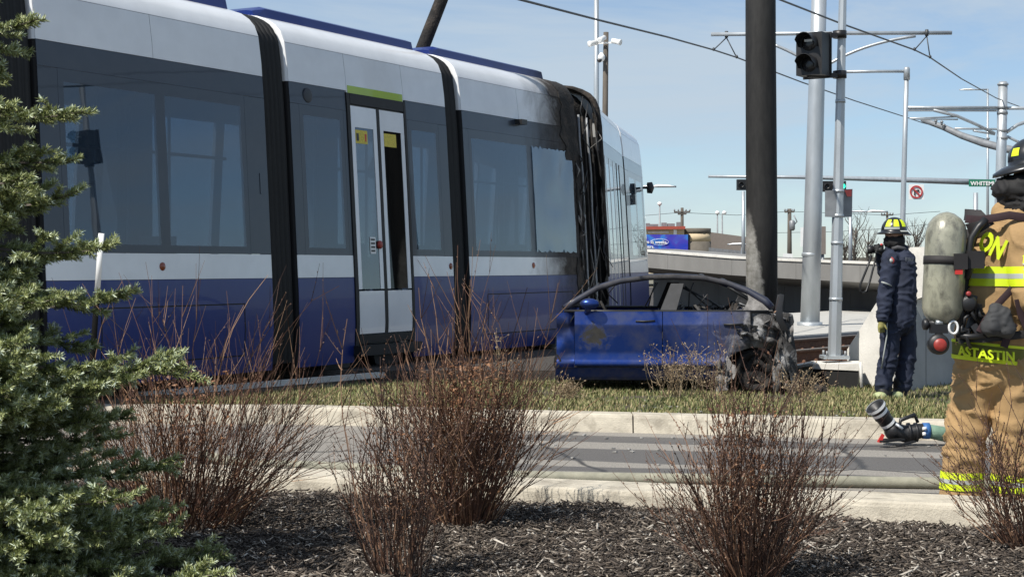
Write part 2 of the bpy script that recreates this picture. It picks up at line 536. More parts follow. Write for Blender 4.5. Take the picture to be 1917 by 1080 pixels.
# road: grey asphalt with aggregate, darker, less rough streaks along the lane
def road_mat():
    m, N, L, b = newmat('asphalt')
    geo = N.new('ShaderNodeNewGeometry'); pos = geo.outputs['Position']
    fine = noise_node(N, L, pos, 70, 6, .85)
    c = ramp(N, L, fine, .34, (.08, .074, .067), .66, (.40, .37, .325))
    big = noise_node(N, L, pos, .9, 5, .6)
    c = mixc(N, L, ramp(N, L, big, .35, (0, 0, 0), .75, (.45,) * 3), c, (.26, .24, .21))
    # darker streaks: coordinates across the lane
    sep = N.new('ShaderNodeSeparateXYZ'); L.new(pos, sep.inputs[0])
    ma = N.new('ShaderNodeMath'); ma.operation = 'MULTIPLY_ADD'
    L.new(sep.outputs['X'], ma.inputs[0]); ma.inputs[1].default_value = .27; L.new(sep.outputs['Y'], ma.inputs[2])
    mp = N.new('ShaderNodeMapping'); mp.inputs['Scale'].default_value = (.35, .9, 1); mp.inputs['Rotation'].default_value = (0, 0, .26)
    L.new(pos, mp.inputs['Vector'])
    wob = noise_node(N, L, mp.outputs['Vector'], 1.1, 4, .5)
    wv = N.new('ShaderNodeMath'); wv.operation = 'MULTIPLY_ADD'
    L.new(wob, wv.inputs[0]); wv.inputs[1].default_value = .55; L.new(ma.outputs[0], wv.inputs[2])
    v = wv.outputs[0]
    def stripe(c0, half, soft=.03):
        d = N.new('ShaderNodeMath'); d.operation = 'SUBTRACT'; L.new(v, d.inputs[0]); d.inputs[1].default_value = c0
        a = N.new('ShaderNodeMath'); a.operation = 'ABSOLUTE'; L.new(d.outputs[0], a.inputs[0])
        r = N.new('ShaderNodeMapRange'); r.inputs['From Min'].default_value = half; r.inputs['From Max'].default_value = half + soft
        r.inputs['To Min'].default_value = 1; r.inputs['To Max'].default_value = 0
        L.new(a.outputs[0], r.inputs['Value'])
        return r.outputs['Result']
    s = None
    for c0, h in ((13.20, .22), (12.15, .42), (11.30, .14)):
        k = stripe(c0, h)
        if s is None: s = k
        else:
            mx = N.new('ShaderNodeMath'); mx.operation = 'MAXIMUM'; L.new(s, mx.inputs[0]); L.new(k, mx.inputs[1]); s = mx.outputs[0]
    # streaks fade out towards the left end of the lane
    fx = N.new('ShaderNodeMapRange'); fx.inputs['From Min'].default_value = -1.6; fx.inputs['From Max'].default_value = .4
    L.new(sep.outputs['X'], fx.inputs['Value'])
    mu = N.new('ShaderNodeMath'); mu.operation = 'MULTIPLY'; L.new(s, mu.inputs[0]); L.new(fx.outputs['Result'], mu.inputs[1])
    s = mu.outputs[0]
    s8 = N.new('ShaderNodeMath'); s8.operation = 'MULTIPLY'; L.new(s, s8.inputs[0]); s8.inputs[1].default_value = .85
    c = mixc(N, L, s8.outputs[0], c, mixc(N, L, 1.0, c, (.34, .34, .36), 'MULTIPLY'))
    # hairline cracks
    vor = N.new('ShaderNodeTexVoronoi'); vor.feature = 'DISTANCE_TO_EDGE'; vor.inputs['Scale'].default_value = .55
    wp = N.new('ShaderNodeMixRGB'); wp.inputs[0].default_value = .12; L.new(pos, wp.inputs[1])
    nn = N.new('ShaderNodeTexNoise'); nn.inputs['Scale'].default_value = 3; L.new(pos, nn.inputs['Vector']); L.new(nn.outputs['Color'], wp.inputs[2])
    L.new(wp.outputs[0], vor.inputs['Vector'])
    cr = ramp(N, L, vor.outputs['Distance'], .005, (1, 1, 1), .016, (0, 0, 0))
    c = mixc(N, L, cr, c, (.045, .043, .042))
    L.new(c, b.inputs['Base Color'])
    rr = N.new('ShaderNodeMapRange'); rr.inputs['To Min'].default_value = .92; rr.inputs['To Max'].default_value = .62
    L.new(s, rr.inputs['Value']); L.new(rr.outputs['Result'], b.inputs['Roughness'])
    bp = N.new('ShaderNodeBump'); bp.inputs['Strength'].default_value = .5; bp.inputs['Distance'].default_value = .01
    L.new(fine, bp.inputs['Height']); L.new(bp.outputs['Normal'], b.inputs['Normal'])
    return m
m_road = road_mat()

# ------------------------------------------------------------------ setting
def Yn(X): return 9.35 - .31 * X                       # back (road-side) top edge of the near kerb
def Yf(X): return 13.73 - .247 * X if X > -2 else 14.224 + .02 * (-2 - X)   # back top edge of the far kerb

g = MB(); g.add([(-700, -60, -.06), (700, -60, -.06), (700, 1600, -.06), (-700, 1600, -.06)], [(0, 1, 2, 3)])
tag(g.build('ground', M('far_ground', (.16, .15, .11), .95, var=.3, scale=.3)), kind='structure')

XS = [-26 + i * .5 for i in range(105)]
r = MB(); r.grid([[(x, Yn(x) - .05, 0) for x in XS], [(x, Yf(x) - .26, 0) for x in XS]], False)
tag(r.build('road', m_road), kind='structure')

def kerb(name, Yb, width, h, face, label):
    """cast kerb: sections of 3 m with thin joints; rounded arris; Yb back-top edge, extends towards camera by width"""
    root = None
    prof = [(0, -.05), (0, h - .012), (-.012, h), (-width + .03, h), (-width + .008, h - .010), (-width, h - .03), (-width - face, -.05)]
    x = -26.0
    k = 0
    while x < 26:
        x1 = min(x + 3.0, 26)
        rows = []
        n = 7
        for i in range(n):
            t = x + .006 + (x1 - x - .012) * i / (n - 1)
            j = [mnoise.noise(V(t * 2.1, a * 3.1, 4)) * .006 for a in range(len(prof))]
            rows.append([(t, Yb(t) + p[0] + j[a], p[1] + (j[a] * .6 if 0 < a < 6 else 0)) for a, p in enumerate(prof)])
        mb = MB(); mb.grid(rows, False)
        mb.add(rows[0], [tuple(range(len(prof)))]); mb.add(rows[-1], [tuple(range(len(prof)))])
        if root is None:
            root = mb.build(name, m_concrete); tag(root, kind='structure')
        else:
            mb.build('kerb_section', m_concrete, root)
        x = x1; k += 1
    j = MB(); j.grid([[(xx, Yb(xx) - .02, h - .02), (xx, Yb(xx) - width + .02, h - .02)] for xx in XS], False)
    j.build('joint_filler', m_gap, root)
kerb('near_kerb', Yn, .38, .15, .02, '')
kerb('far_kerb', Yf, .24, .15, .03, '')

# planting bed (mulch) in the foreground
def bed_z(x, y):
    e = max(0, min(1, (Yn(x) - .40 - y) / .5))
    return .045 + .035 * mnoise.noise(V(x * 1.3, y * 1.3, 0)) + .015 * mnoise.noise(V(x * 5, y * 5, 3)) + .02 * e
rows = []
for i in range(60):
    row = []
    for j in range(120):
        x = -9 + 18 * j / 119
        y0 = -3; y1 = Yn(x) - .36
        y = y0 + (y1 - y0) * (i / 59) ** .6
        row.append((x, y, bed_z(x, y)))
    rows.append(row)
b_ = MB(); b_.grid(rows, True)
tag(b_.build('planting_bed', m_mulch_soil), kind='structure')

# shredded bark chips
def chips(n, seed, region, lo, hi, name, mat, label):
    rg = np.random.default_rng(seed)
    vs = np.zeros((n, 8, 3), np.float32)
    k = 0
    pts = []
    while k < n:
        y = 6.2 + 3.7 * rg.random() ** .8
        x = rg.uniform(-.36, .36) * y
        if y > Yn(x) - .42: continue
        pts.append((x, y, bed_z(x, y))); k += 1
    pts = np.array(pts)
    ln = rg.uniform(lo, hi, n) * (1 + 1.5 * (rg.random(n) ** 6)); wd = rg.uniform(.004, .013, n); th = rg.uniform(.002, .006, n)
    yaw = rg.uniform(0, 2 * np.pi, n); pit = rg.normal(0, .28, n); rol = rg.normal(0, .5, n)
    ex = np.stack([np.cos(yaw) * np.cos(pit), np.sin(yaw) * np.cos(pit), np.sin(pit)], 1)
    ey0 = np.stack([-np.sin(yaw), np.cos(yaw), np.zeros(n)], 1)
    ez0 = np.cross(ex, ey0)
    ey = ey0 * np.cos(rol)[:, None] + ez0 * np.sin(rol)[:, None]
    ez = np.cross(ex, ey)
    c = pts + np.stack([np.zeros(n), np.zeros(n), rg.uniform(.0, .022, n) + np.abs(np.sin(pit)) * ln * .4], 1)
    q = 0
    for kz in (-.5, .5):
        for (ix, iy) in ((-.5, -.35), (.5, -.5), (.42, .4), (-.5, .5)):
            tw = 1 if ix < 0 else .55
            vs[:, q] = c + ex * (ix * ln)[:, None] + ey * (iy * tw * wd)[:, None] + ez * (kz * th)[:, None]
            q += 1
    fq = np.array([[0, 3, 2, 1], [4, 5, 6, 7], [0, 1, 5, 4], [1, 2, 6, 5], [2, 3, 7, 6], [3, 0, 4, 7]])
    fs = (fq[None] + (np.arange(n) * 8)[:, None, None]).reshape(-1, 4)
    o = np_mesh(name, vs.reshape(-1, 3), fs, mat)
    return tag(o, label, 'mulch', kind='stuff')

def chip_mat():
    m, N, L, b = newmat('bark_chip')
    geo = N.new('ShaderNodeNewGeometry')
    r = N.new('ShaderNodeValToRGB'); e = r.color_ramp.elements
    e[0].position = 0; e[0].color = (.03, .023, .018, 1)
    e[1].position = 1; e[1].color = (.68, .63, .55, 1)
    for p, c in ((.34, (.052, .040, .031)), (.60, (.10, .078, .060)), (.84, (.20, .165, .13)), (.945, (.40, .35, .29))):
        k = e.new(p); k.color = (*c, 1)
    L.new(geo.outputs['Random Per Island'], r.inputs['Fac'])
    n = noise_node(N, L, geo.outputs['Position'], 90, 3)
    c = mixc(N, L, ramp(N, L, n, .3, (0, 0, 0), .8, (.5,) * 3), r.outputs['Color'], (.05, .04, .033))
    L.new(c, b.inputs['Base Color']); b.inputs['Roughness'].default_value = .9
    return m
m_chip = chip_mat()
chips(56000, 3, None, .008, .042, 'bark_mulch', m_chip, 'grey brown shredded bark mulch covering the planting bed')

# grass verge between the far kerb and the tracks
def verge_z(x, y):
    return .118 + .022 * mnoise.noise(V(x * .8, y * .8, 1)) - .016 * (y - Yf(x))
rows = []
for i in range(24):
    row = []
    for j in range(140):
        x = -16 + 32 * j / 139
        y = Yf(x) - .004 + (18.6 - Yf(x)) * i / 23
        row.append((x, y, max(verge_z(x, y), .05) if i > 0 else .14))
    rows.append(row)
vg = MB(); vg.grid(rows, True)
tag(vg.build('verge', m_soil), kind='structure')

def grass_mat():
    m, N, L, b = newmat('grass_blade')
    geo = N.new('ShaderNodeNewGeometry')
    r = N.new('ShaderNodeValToRGB'); e = r.color_ramp.elements
    e[0].position = 0; e[0].color = (.055, .085, .018, 1)
    e[1].position = 1; e[1].color = (.40, .33, .17, 1)
    for p, c in ((.3, (.085, .12, .028)), (.55, (.15, .16, .05)), (.75, (.25, .22, .10))):
        k = e.new(p); k.color = (*c, 1)
    big = noise_node(N, L, geo.outputs['Position'], 1.6, 3)
    ad = N.new('ShaderNodeMath'); ad.operation = 'MULTIPLY_ADD'; L.new(big, ad.inputs[0]); ad.inputs[1].default_value = .9
    mm = N.new('ShaderNodeMath'); mm.operation = 'MULTIPLY_ADD'; L.new(geo.outputs['Random Per Island'], mm.inputs[0]); mm.inputs[1].default_value = .75; mm.inputs[2].default_value = -.20
    L.new(mm.outputs[0], ad.inputs[2])
    L.new(ad.outputs[0], r.inputs['Fac'])
    L.new(r.outputs['Color'], b.inputs['Base Color'])
    b.inputs['Roughness'].default_value = .7
    return m
m_grass = grass_mat()
def grass(n, seed):
    rg = np.random.default_rng(seed)
    P = []
    while len(P) < n:
        y = rg.uniform(13.0, 18.4); x = rg.uniform(-.36, .36) * y
        if y < Yf(x) + .01: continue
        if -7 < x < .9 and (x + 2.656) * .877 - (y - 17.38) * .48 < .62: continue
        dens = .45 + .8 * mnoise.noise(V(x * 1.3, y * 1.3, 7))
        if rg.random() > .12 + 1.25 * dens: continue
        P.append((x, y, max(verge_z(x, y), .05)))
    P = np.array(P)
    h = rg.uniform(.012, .048, n) * (1 + .8 * (rg.random(n) ** 8)); w = rg.uniform(.003, .006, n)
    yaw = rg.uniform(0, 2 * np.pi, n); lean = rg.uniform(.05, .9, n) * h
    dx = np.cos(yaw); dy = np.sin(yaw)
    vs = np.zeros((n, 5, 3), np.float32)
    side = np.stack([-dy, dx, np.zeros(n)], 1)
    dirh = np.stack([dx, dy, np.zeros(n)], 1)
    up = np.array([0, 0, 1.])
    vs[:, 0] = P - side * w[:, None]; vs[:, 1] = P + side * w[:, None]
    mid = P + dirh * (lean * .35)[:, None] + up * (h * .6)[:, None]
    vs[:, 2] = mid + side * (w * .7)[:, None]; vs[:, 3] = mid - side * (w * .7)[:, None]
    vs[:, 4] = P + dirh * lean[:, None] + up * h[:, None]
    base = (np.arange(n) * 5)[:, None, None]
    tr = np.array([[0, 1, 2], [0, 2, 3], [3, 2, 4]])
    o = np_mesh('grass', vs.reshape(-1, 3), (tr[None] + base).reshape(-1, 3), m_grass, tri=True)
    tag(o, 'short green and straw coloured grass on the strip behind the far kerb', 'grass', kind='stuff')
grass(66000, 5)

# track bed and tracks beyond the verge
tb = MB(); tb.add([(-26, 18.5, .17), (26, 18.5, .17), (60, 90, .17), (-60, 90, .17)], [(0, 1, 2, 3)])
tb.add([(-26, 18.5, -.05), (26, 18.5, -.05), (26, 18.5, .17), (-26, 18.5, .17)], [(0, 1, 2, 3)])
tag(tb.build('track_bed', m_ballast), kind='structure')

def along(pts, off=0.):
    out = []
    for i, p in enumerate(pts):
        a = Vector(pts[max(i - 1, 0)]); b = Vector(pts[min(i + 1, len(pts) - 1)])
        t = (b - a); t.z = 0; t.normalize()
        out.append(Vector(p) + V(t.y, -t.x, 0) * (-off))
    return out
RD = V(.62, .785, 0).normalized()
near0 = V(3.27, 18.72, 0)
track = thing('tram_track', 'rusty tram rails on concrete beds running off behind the light pole', 'track', (3.27, 18.72, .17))
def rail(off):
    p0 = near0 + V(-RD.y, RD.x, 0) * off
    a = p0 - RD * .4; b = p0 + RD * 40
    def sweep(prof, mat, name, parent):
        side = V(RD.y, -RD.x, 0)
        mb = MB()
        n = len(prof)
        va = [a + side * q[0] + V(0, 0, q[1]) for q in prof]; vb = [b + side * q[0] + V(0, 0, q[1]) for q in prof]
        mb.add(va + vb, [tuple(range(n)), tuple(reversed(range(n, 2 * n)))] + [(i, n + i, n + (i + 1) % n, (i + 1) % n) for i in range(n)])
        return mb.build(name, mat, parent)
    web = sweep([(-.075, .225), (-.07, .24), (-.02, .255), (-.015, .345), (-.036, .36), (-.036, .378), (.036, .378), (.036, .36), (.015, .345), (.02, .255), (.07, .24), (.075, .225)], m_rust, 'rail', track)
    sweep([(-.033, .376), (-.033, .391), (.033, .391), (.033, .376)], m_railhead, 'rail_head', web)
    bed = sweep([(-.17, .15), (-.17, .226), (.17, .226), (.17, .15)], m_rust if off < 1 else m_galv_d, 'rail_bed', track)
    for i in range(26):
        q = p0 + RD * (i * .30 - .2)
        for sgn in (1,):
            c = q + V(RD.y, -RD.x, 0) * (.105 * sgn)
            mb = MB(); mb.lathe(c + V(0, 0, .22), (0, 0, 1), [(0, .032), (.02, .03), (.05, .022), (.06, .006)], 10)
            mb.build('rail_clip', m_rust, bed)
rail(0.0); rail(1.3)
mb = MB()
side = V(RD.y, -RD.x, 0)
p = near0 + side * .32
mb.box(p + RD * 2.0 + V(0, 0, .12), (4.2, .20, .22), (RD, -side, V(0, 0, 1)))
mb.build('edge_beam', m_concrete, track)

# concrete apron behind the track carrying the mast
ap = MB()
A0 = near0 + V(-RD.y, RD.x, 0) * 2.3 + RD * .6
ap.prism([A0 + V(0, 0, .16), A0 + RD * 40 + V(0, 0, .16), A0 + RD * 40 + V(-5, 5, .16), A0 + V(-2.2, 5, .16)], V(0, 0, .19))
ap_o = tag(ap.build('pavement', M('pavement_concrete', (.42, .41, .38), .85, var=.12, scale=3)), kind='structure')
ap = MB(); ap.beam(A0 + V(0, 0, .25) + side * .03, A0 + RD * 40 + V(0, 0, .25) + side * .03, .05, .17); ap.build('edge_band', m_galv_d, ap_o)
# strip under the stranded train, pale to stand in for sunlit slab beyond
es = MB()
e0 = V(-3.7, 15.9, .10); e1 = V(-.55, 19.65, .13)
es.beam(e0, e1, .07, .06)
tag(es.build('sunlit_ground_strip', m_white_conc), kind='structure')

# ------------------------------------------------------------------ retaining wall of the elevated guideway
gw = thing('guideway_ramp', 'long grey concrete guideway wall with overhanging deck edge behind the wrecked car', 'wall', (12, 36, .1))
def wall_pt(x, y, Z): return at(x, y, Z)
WZ = lambda x: 42.0 - (x - 1180) / 560 * 9.0       # depth along the wall by photo column
def wtop(x): return 471.5 + (x - 1205) * .078 if x < 1400 else 486.7 + (x - 1400) * .036
cols = list(range(1130, 2450, 120))
tops = [at(x, wtop(x), WZ(x)) for x in cols]
dirw = (tops[-1] - tops[0]); dirw.z = 0; dirw.normalize()
outw = V(dirw.y, -dirw.x, 0)
if outw.y > 0: outw = -outw
seg = 0
for i in range(len(cols) - 1):
    a, b = tops[i].copy(), tops[i + 1].copy()
    sh = dirw * .005
    a2, b2 = a + sh, b - sh
    mb = MB()
    # fascia (deck edge) with soffit
    prof = [(.0, 0), (.0, -.40), (-1.5, -.66), (-2.2, -.66), (-2.2, 0)]
    va = [a2 + outw * q[0] + V(0, 0, q[1]) for q in prof]; vb = [b2 + outw * q[0] + V(0, 0, q[1]) for q in prof]
    n = len(prof)
    mb.add(va + vb, [tuple(range(n)), tuple(reversed(range(n, 2 * n)))] + [(k, n + k, n + (k + 1) % n, (k + 1) % n) for k in range(n)])
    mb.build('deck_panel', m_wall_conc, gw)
    mb = MB()
    w0 = a2 + outw * -1.5; w1 = b2 + outw * -1.5
    mb.prism([V(w0.x, w0.y, -.05), V(w1.x, w1.y, -.05), V(w1.x, w1.y, b.z - .66), V(w0.x, w0.y, a.z - .66)], outw * -.35)
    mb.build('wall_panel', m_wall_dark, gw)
mb = MB()
mb.grid([[t + outw * .03 + V(0, 0, .005), t + outw * -.32 + V(0, 0, .005)] for t in tops], False, V(0, 0, .05))
mb.build('coping', m_white_conc, gw)

# ------------------------------------------------------------------ wing wall by the standing firefighter
ww = thing('wing_wall', 'pale angular concrete wing wall behind the firefighter in navy coveralls', 'wall', at(1650, 735, 17.0))
WA = lambda x: 17.9 - (x - 1585) / 150 * .85
def wpoly(pts): return [at(x, y, WA(x)) for x, y in pts]
mb = MB()
poly = [(1586, 654), (1641, 566), (1690, 480), (1704, 463), (1738, 462), (1738, 552), (1716, 560), (1700, 742), (1616, 742), (1609, 684), (1586, 682)]
mb.prism(wpoly(poly), V(.12, .12, 0))
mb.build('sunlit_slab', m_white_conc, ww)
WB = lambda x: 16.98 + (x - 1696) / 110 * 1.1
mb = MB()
mb.prism([at(x, y, WB(x)) for x, y in [(1697, 546), (1733, 546), (1733, 748), (1697, 746)]], V(-.1, .15, 0)); mb.build('shaded_panel', m_grey_conc, ww)  # darker concrete than the sunlit slab: shade of this side put into colour
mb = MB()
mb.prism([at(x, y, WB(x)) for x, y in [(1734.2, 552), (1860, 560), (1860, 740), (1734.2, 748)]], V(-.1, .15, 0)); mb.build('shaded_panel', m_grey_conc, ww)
mb = MB()
mb.tube([at(1611, 678, 16.9), at(1613, 725, 16.85)], .018, 10); mb.build('conduit', m_white_conc, ww)

# ------------------------------------------------------------------ poles, signals, wires
def post(mb, x0, y0, x1, y1, Z, r0, r1, n=18):
    a = at(x0, y0, Z); b = at(x1, y1, Z)
    mb.tube([a, a.lerp(b, .33), a.lerp(b, .66), b], [r0, r0 + (r1 - r0) * .33, r0 + (r1 - r0) * .66, r1], n)

# charred pole, ash-white lower left flank
def char_pole_mat():
    m, N, L, b = newmat('fire_blackened_pole')
    geo = N.new('ShaderNodeNewGeometry'); pos = geo.outputs['Position']
    mp = N.new('ShaderNodeMapping'); mp.inputs['Scale'].default_value = (1, 1, .25); L.new(pos, mp.inputs['Vector'])
    f = noise_node(N, L, mp.outputs['Vector'], 16, 6, .7)
    c = ramp(N, L, f, .35, (.0045, .0043, .0042), .78, (.020, .0192, .018))
    # pale spalled concrete on the flank away from the fire
    sep = N.new('ShaderNodeSeparateXYZ'); L.new(pos, sep.inputs[0])
    PX, PZ = at(1424, 500, 22.5).x, 22.5
    ma = N.new('ShaderNodeMath'); ma.operation = 'MULTIPLY_ADD'      # x - px + k*(z - z0)
    L.new(sep.outputs['Z'], ma.inputs[0]); ma.inputs[1].default_value = .16; ma.inputs[2].default_value = -PX - .16 * 1.28
    ad = N.new('ShaderNodeMath'); L.new(ma.outputs[0], ad.inputs[0]); L.new(sep.outputs['X'], ad.inputs[1])
    nz = noise_node(N, L, pos, 5, 6, .7)
    a2 = N.new('ShaderNodeMath'); a2.operation = 'MULTIPLY_ADD'; L.new(nz, a2.inputs[0]); a2.inputs[1].default_value = .16; L.new(ad.outputs[0], a2.inputs[2])
    s = N.new('ShaderNodeMapRange'); s.inputs['From Min'].default_value = .035; s.inputs['From Max'].default_value = .075
    s.inputs['To Min'].default_value = 1; s.inputs['To Max'].default_value = 0
    L.new(a2.outputs[0], s.inputs['Value'])
    hi = N.new('ShaderNodeMapRange'); hi.inputs['From Min'].default_value = 1.75; hi.inputs['From Max'].default_value = 2.2
    hi.inputs['To Min'].default_value = 1; hi.inputs['To Max'].default_value = 0
    L.new(sep.outputs['Z'], hi.inputs['Value'])
    mu = N.new('ShaderNodeMath'); mu.operation = 'MULTIPLY'; L.new(s.outputs[0], mu.inputs[0]); L.new(hi.outputs[0], mu.inputs[1])
    pale = ramp(N, L, noise_node(N, L, pos, 12, 5, .7), .3, (.14, .135, .115), .7, (.36, .35, .33))
    c = mixc(N, L, mu.outputs[0], c, pale)
    L.new(c, b.inputs['Base Color']); b.inputs['Roughness'].default_value = .75
    bp = N.new('ShaderNodeBump'); bp.inputs['Strength'].default_value = .3; bp.inputs['Distance'].default_value = .01
    L.new(f, bp.inputs['Height']); L.new(bp.outputs['Normal'], b.inputs['Normal'])
    return m
mb = MB()
pz = 22.5
mb.tube([V(at(1426, 0, pz).x, pz, .1), V(at(1426, 0, pz).x, pz, 2.0), V(at(1424, 0, pz).x, pz, 4.5), V(at(1423, 0, pz).x, pz, 8.5)], [.221, .219, .212, .204], 40)
o = mb.build('charred_pole', char_pole_mat())
tag(o, 'thick fire blackened pole rising behind the burnt car, ash white at its foot', 'pole')

# leaning dark pole behind the tram roof
mb = MB()
a = at(796, 78, 22.5); b = at(829, -6, 22.5); d = (b - a)
mb.tube([a - d * 3.05, a, b, b + d * 1.2], [.098, .094, .09, .086], 18)
tag(mb.build('leaning_pole', m_char), 'leaning dark soot covered pole showing above the tram roof', 'pole')

# catenary mast with double bracket arm
ms = thing('catenary_mast', 'thick pale grey catenary mast with double bracket arm behind the two lamp signal', 'mast', at(1516, 612, 27.5))
mb = MB(); post(mb, 1516, 612, 1535, -60, 27.5, .165, .125, 28); mb.build('mast', m_galv, ms)
mb = MB(); mb.lathe(at(1516, 616, 27.5), (0, 0, 1), [(0, .215), (.12, .215), (.125, .17)], 28); mb.build('base_flange', m_galv, ms)
mb = MB(); mb.lathe(at(1518, 480, 27.5), (.03, 0, 1), [(0, .158), (.05, .160), (.06, .150)], 28); mb.build('collar', m_galv, ms)
mb = MB(); mb.tube([at(1331, 65, 27.6), at(1530, 63, 27.35), at(1782, 62, 27.1)], .034, 10); mb.build('bracket_arm', m_galv, ms)
def arc(p0, p1, p2, n=10):
    return [p0 * (1 - t) ** 2 + p1 * 2 * t * (1 - t) + p2 * t * t for t in [i / n for i in range(n + 1)]]
mb = MB(); mb.tube(arc(at(1545, 125, 27.35), at(1610, 82, 27.2), at(1714, 68, 27.1)), .026, 8); mb.build('strut', m_galv, ms)
mb = MB(); mb.tube(arc(at(1525, 125, 27.35), at(1490, 100, 27.45), at(1448, 84, 27.5)), .026, 8); mb.build('strut', m_galv, ms)
for (xa, ya, pts, Z) in ((1360, 65, [(1336, 94), (1379, 108)], 27.6), (1735, 62, [(1712, 94), (1741, 108)], 27.1)):
    mb = MB()
    mb.tube([at(xa, ya - 6, Z), at(xa, ya + 6, Z)], .03, 8)
    for (x, y) in pts:
        mb.tube([at(xa, ya + 6, Z), at(x, y, Z)], .010, 6); mb.lathe(at(x, y + 2, Z), (0, 0, 1), [(0, .012), (.03, .03), (.06, .012)], 8)
    mb.build('wire_hanger', m_wire, ms)

# far catenary mast at right
fm = thing('catenary_mast', 'distant grey catenary mast with several arms above the helmet at right', 'mast', at(1868, 560, 44))
mb = MB(); post(mb, 1868, 560, 1877.5, 160, 44, .165, .125, 24); mb.build('mast', m_galv, fm)
mb = MB(); mb.lathe(at(1877.5, 160, 44), (0, 0, 1), [(0, .15), (.05, .15), (.06, .12), (.10, .10)], 24); mb.build('mast_cap', m_galv, fm)
for y in (205, 215, 248, 262):
    mb = MB(); mb.lathe(at(1876.5, y, 44), (0, 0, 1), [(0, .143), (.05, .148), (.08, .143)], 20); mb.build('clamp_band', m_galv_d, fm)
for pts, rr in (([(1698, 202), (1868, 202)], .045), ([(1698, 207), (1866, 207.5)], .03), ([(1884, 203), (1990, 203)], .045), ([(1746, 206), (1790, 217), (1825, 232), (1862, 250)], .045),
                ([(1787, 241), (1866, 242)], .028), ([(1822, 245), (1862, 252)], .028), ([(1884, 248), (1905, 234), (1940, 222)], .05), ([(1886, 256), (1925, 275)], .04),
                ([(1703, 222), (1790, 219)], .022), ([(1706, 223), (1793, 224)], .02)):
    mb = MB(); mb.tube([at(x, y, 44 + (x - 1876) * .006) for x, y in pts], rr, 8); mb.build('bracket_arm', m_galv, fm)
gb = thing('gantry_beam', 'dark curved gantry boom slanting down towards the masked firefighter', 'gantry', at(1726, 225, 52))
mb = MB(); mb.tube([at(x, y, 52 - (x - 1726) * .02) for x, y in ((1726, 225), (1745, 231), (1765, 238), (1800, 254), (1840, 268), (1880, 278), (1930, 289), (1990, 298))], [.06, .09, .10, .11, .12, .12, .12, .12], 10); mb.build('boom', m_galv_d, gb)
for x, y in ((1752, 224), (1763, 226), (1767, 232), (1850, 257)):
    mb = MB(); mb.tube([at(x, y, 51), at(x, y + 9, 51)], .03, 6); mb.lathe(at(x, y + 5, 51), (0, 0, 1), [(0, .03), (.04, .06), (.08, .03)], 8); mb.build('insulator', m_galv_d, gb)

# L-shaped pole (lamp standard)
lp = thing('lamp_standard', 'slim grey inverted L standard beside the no right turn sign', 'lamp post', at(1684, 560, 38))
mb = MB(); post(mb, 1686, 560, 1697.5, 131, 38, .07, .055, 14); mb.build('post', m_galv, lp)
mb = MB(); mb.tube([at(1697, 134, 38), at(1640, 134, 38), at(1573, 135, 38)], .036, 10); mb.build('arm', m_galv, lp)
mb = MB(); mb.lathe(at(1697.5, 150, 38), (0, 0, 1), [(0, .075), (.25, .075), (.3, .06)], 14); mb.build('sleeve', m_galv, lp)

# tram signal on octagonal post
sp = thing('signal_post', 'slim grey post with black two lamp tram signal and sign plates', 'signal', at(1562, 672, 17.6))
mb = MB(); post(mb, 1562, 672, 1579, -60, 17.6, .074, .040, 8)
mb.s = [False] * len(mb.s); mb.build('post', m_galv, sp)
mb = MB(); c = at(1562, 668, 17.6); mb.box(c, (.28, .28, .035)); mb.build('base_plate', m_galv, sp)
for dx in (-.10, .10):
    for dy in (-.10, .10):
        mb = MB(); mb.tube([c + V(dx, dy, .01), c + V(dx, dy, .07)], .014, 6); mb.build('anchor_bolt', m_galv_d, sp)
HZ_ = 17.45
def q(x, y, dz=0): return at(x, y, HZ_ + dz)
fw = V(-.55, -.83, 0).normalized(); sd = V(-fw.y, fw.x, 0)     # signal faces left-towards camera
hc = q(1522, 103)
hb = MB(); hb.box(hc, (.30, .22, .46), (sd, fw, V(0, 0, 1)))
hb.box(hc - fw * .12, (.33, .02, .50), (sd, fw, V(0, 0, 1)))
housing = hb.build('signal_head', m_black, sp)
for dz in (.115, -.115):
    mb = MB()
    cc = hc + fw * .11 + V(0, 0, dz)
    rows = []
    for k in range(13):
        a_ = math.pi * (-.12 + 1.24 * k / 12)
        e = sd * math.cos(a_) * .105 + V(0, 0, math.sin(a_) * .105)
        rows.append([cc + e, cc + e * .98 + fw * (.16 if 2 <= k <= 10 else .09)])
    mb.grid(rows, True, V(0, 0, -.006)); mb.build('visor', m_black, housing)
    mb = MB(); mb.lathe(cc - fw * .005, fw, [(0, .085), (.012, .085), (.02, .03)], 18)
    mb.build('lens', M('signal_lens', (.02, .02, .022), .25), housing)
mb = MB(); mb.box(hc + fw * .125 + V(0, 0, .14), (.09, .01, .025), (sd, fw, V(0, 0, 1))); mb.build('lens_bar', m_white, housing)
for (y) in (66, 141):
    mb = MB(); mb.beam(q(1512, y), q(1572, y + 1, .1), .05, .05); mb.lathe(q(1572, y + 6, .13), (0, 0, 1), [(0, .075), (.08, .075)], 12); mb.build('mounting_arm', m_black, sp)
mb = MB(); mb.prism([at(x, y, 17.55) for x, y in ((1544.5, 357), (1572, 356), (1572, 407), (1544.5, 406))], V(0, .006, 0)); mb.build('sign_back', m_galv_d, sp)
mb = MB(); mb.prism([at(x, y, 17.75) for x, y in ((1573, 355), (1596, 354), (1595, 406), (1573, 407))], V(0, .006, 0)); mb.build('sign_back', m_galv_d, sp)
mb = MB(); mb.prism([at(x, y, 17.73) for x, y in ((1581, 356), (1594.5, 355), (1594, 368), (1586, 368))], V(0, .004, 0)); mb.build('sticker', M('faded_red', (.75, .12, .10), .5), sp)
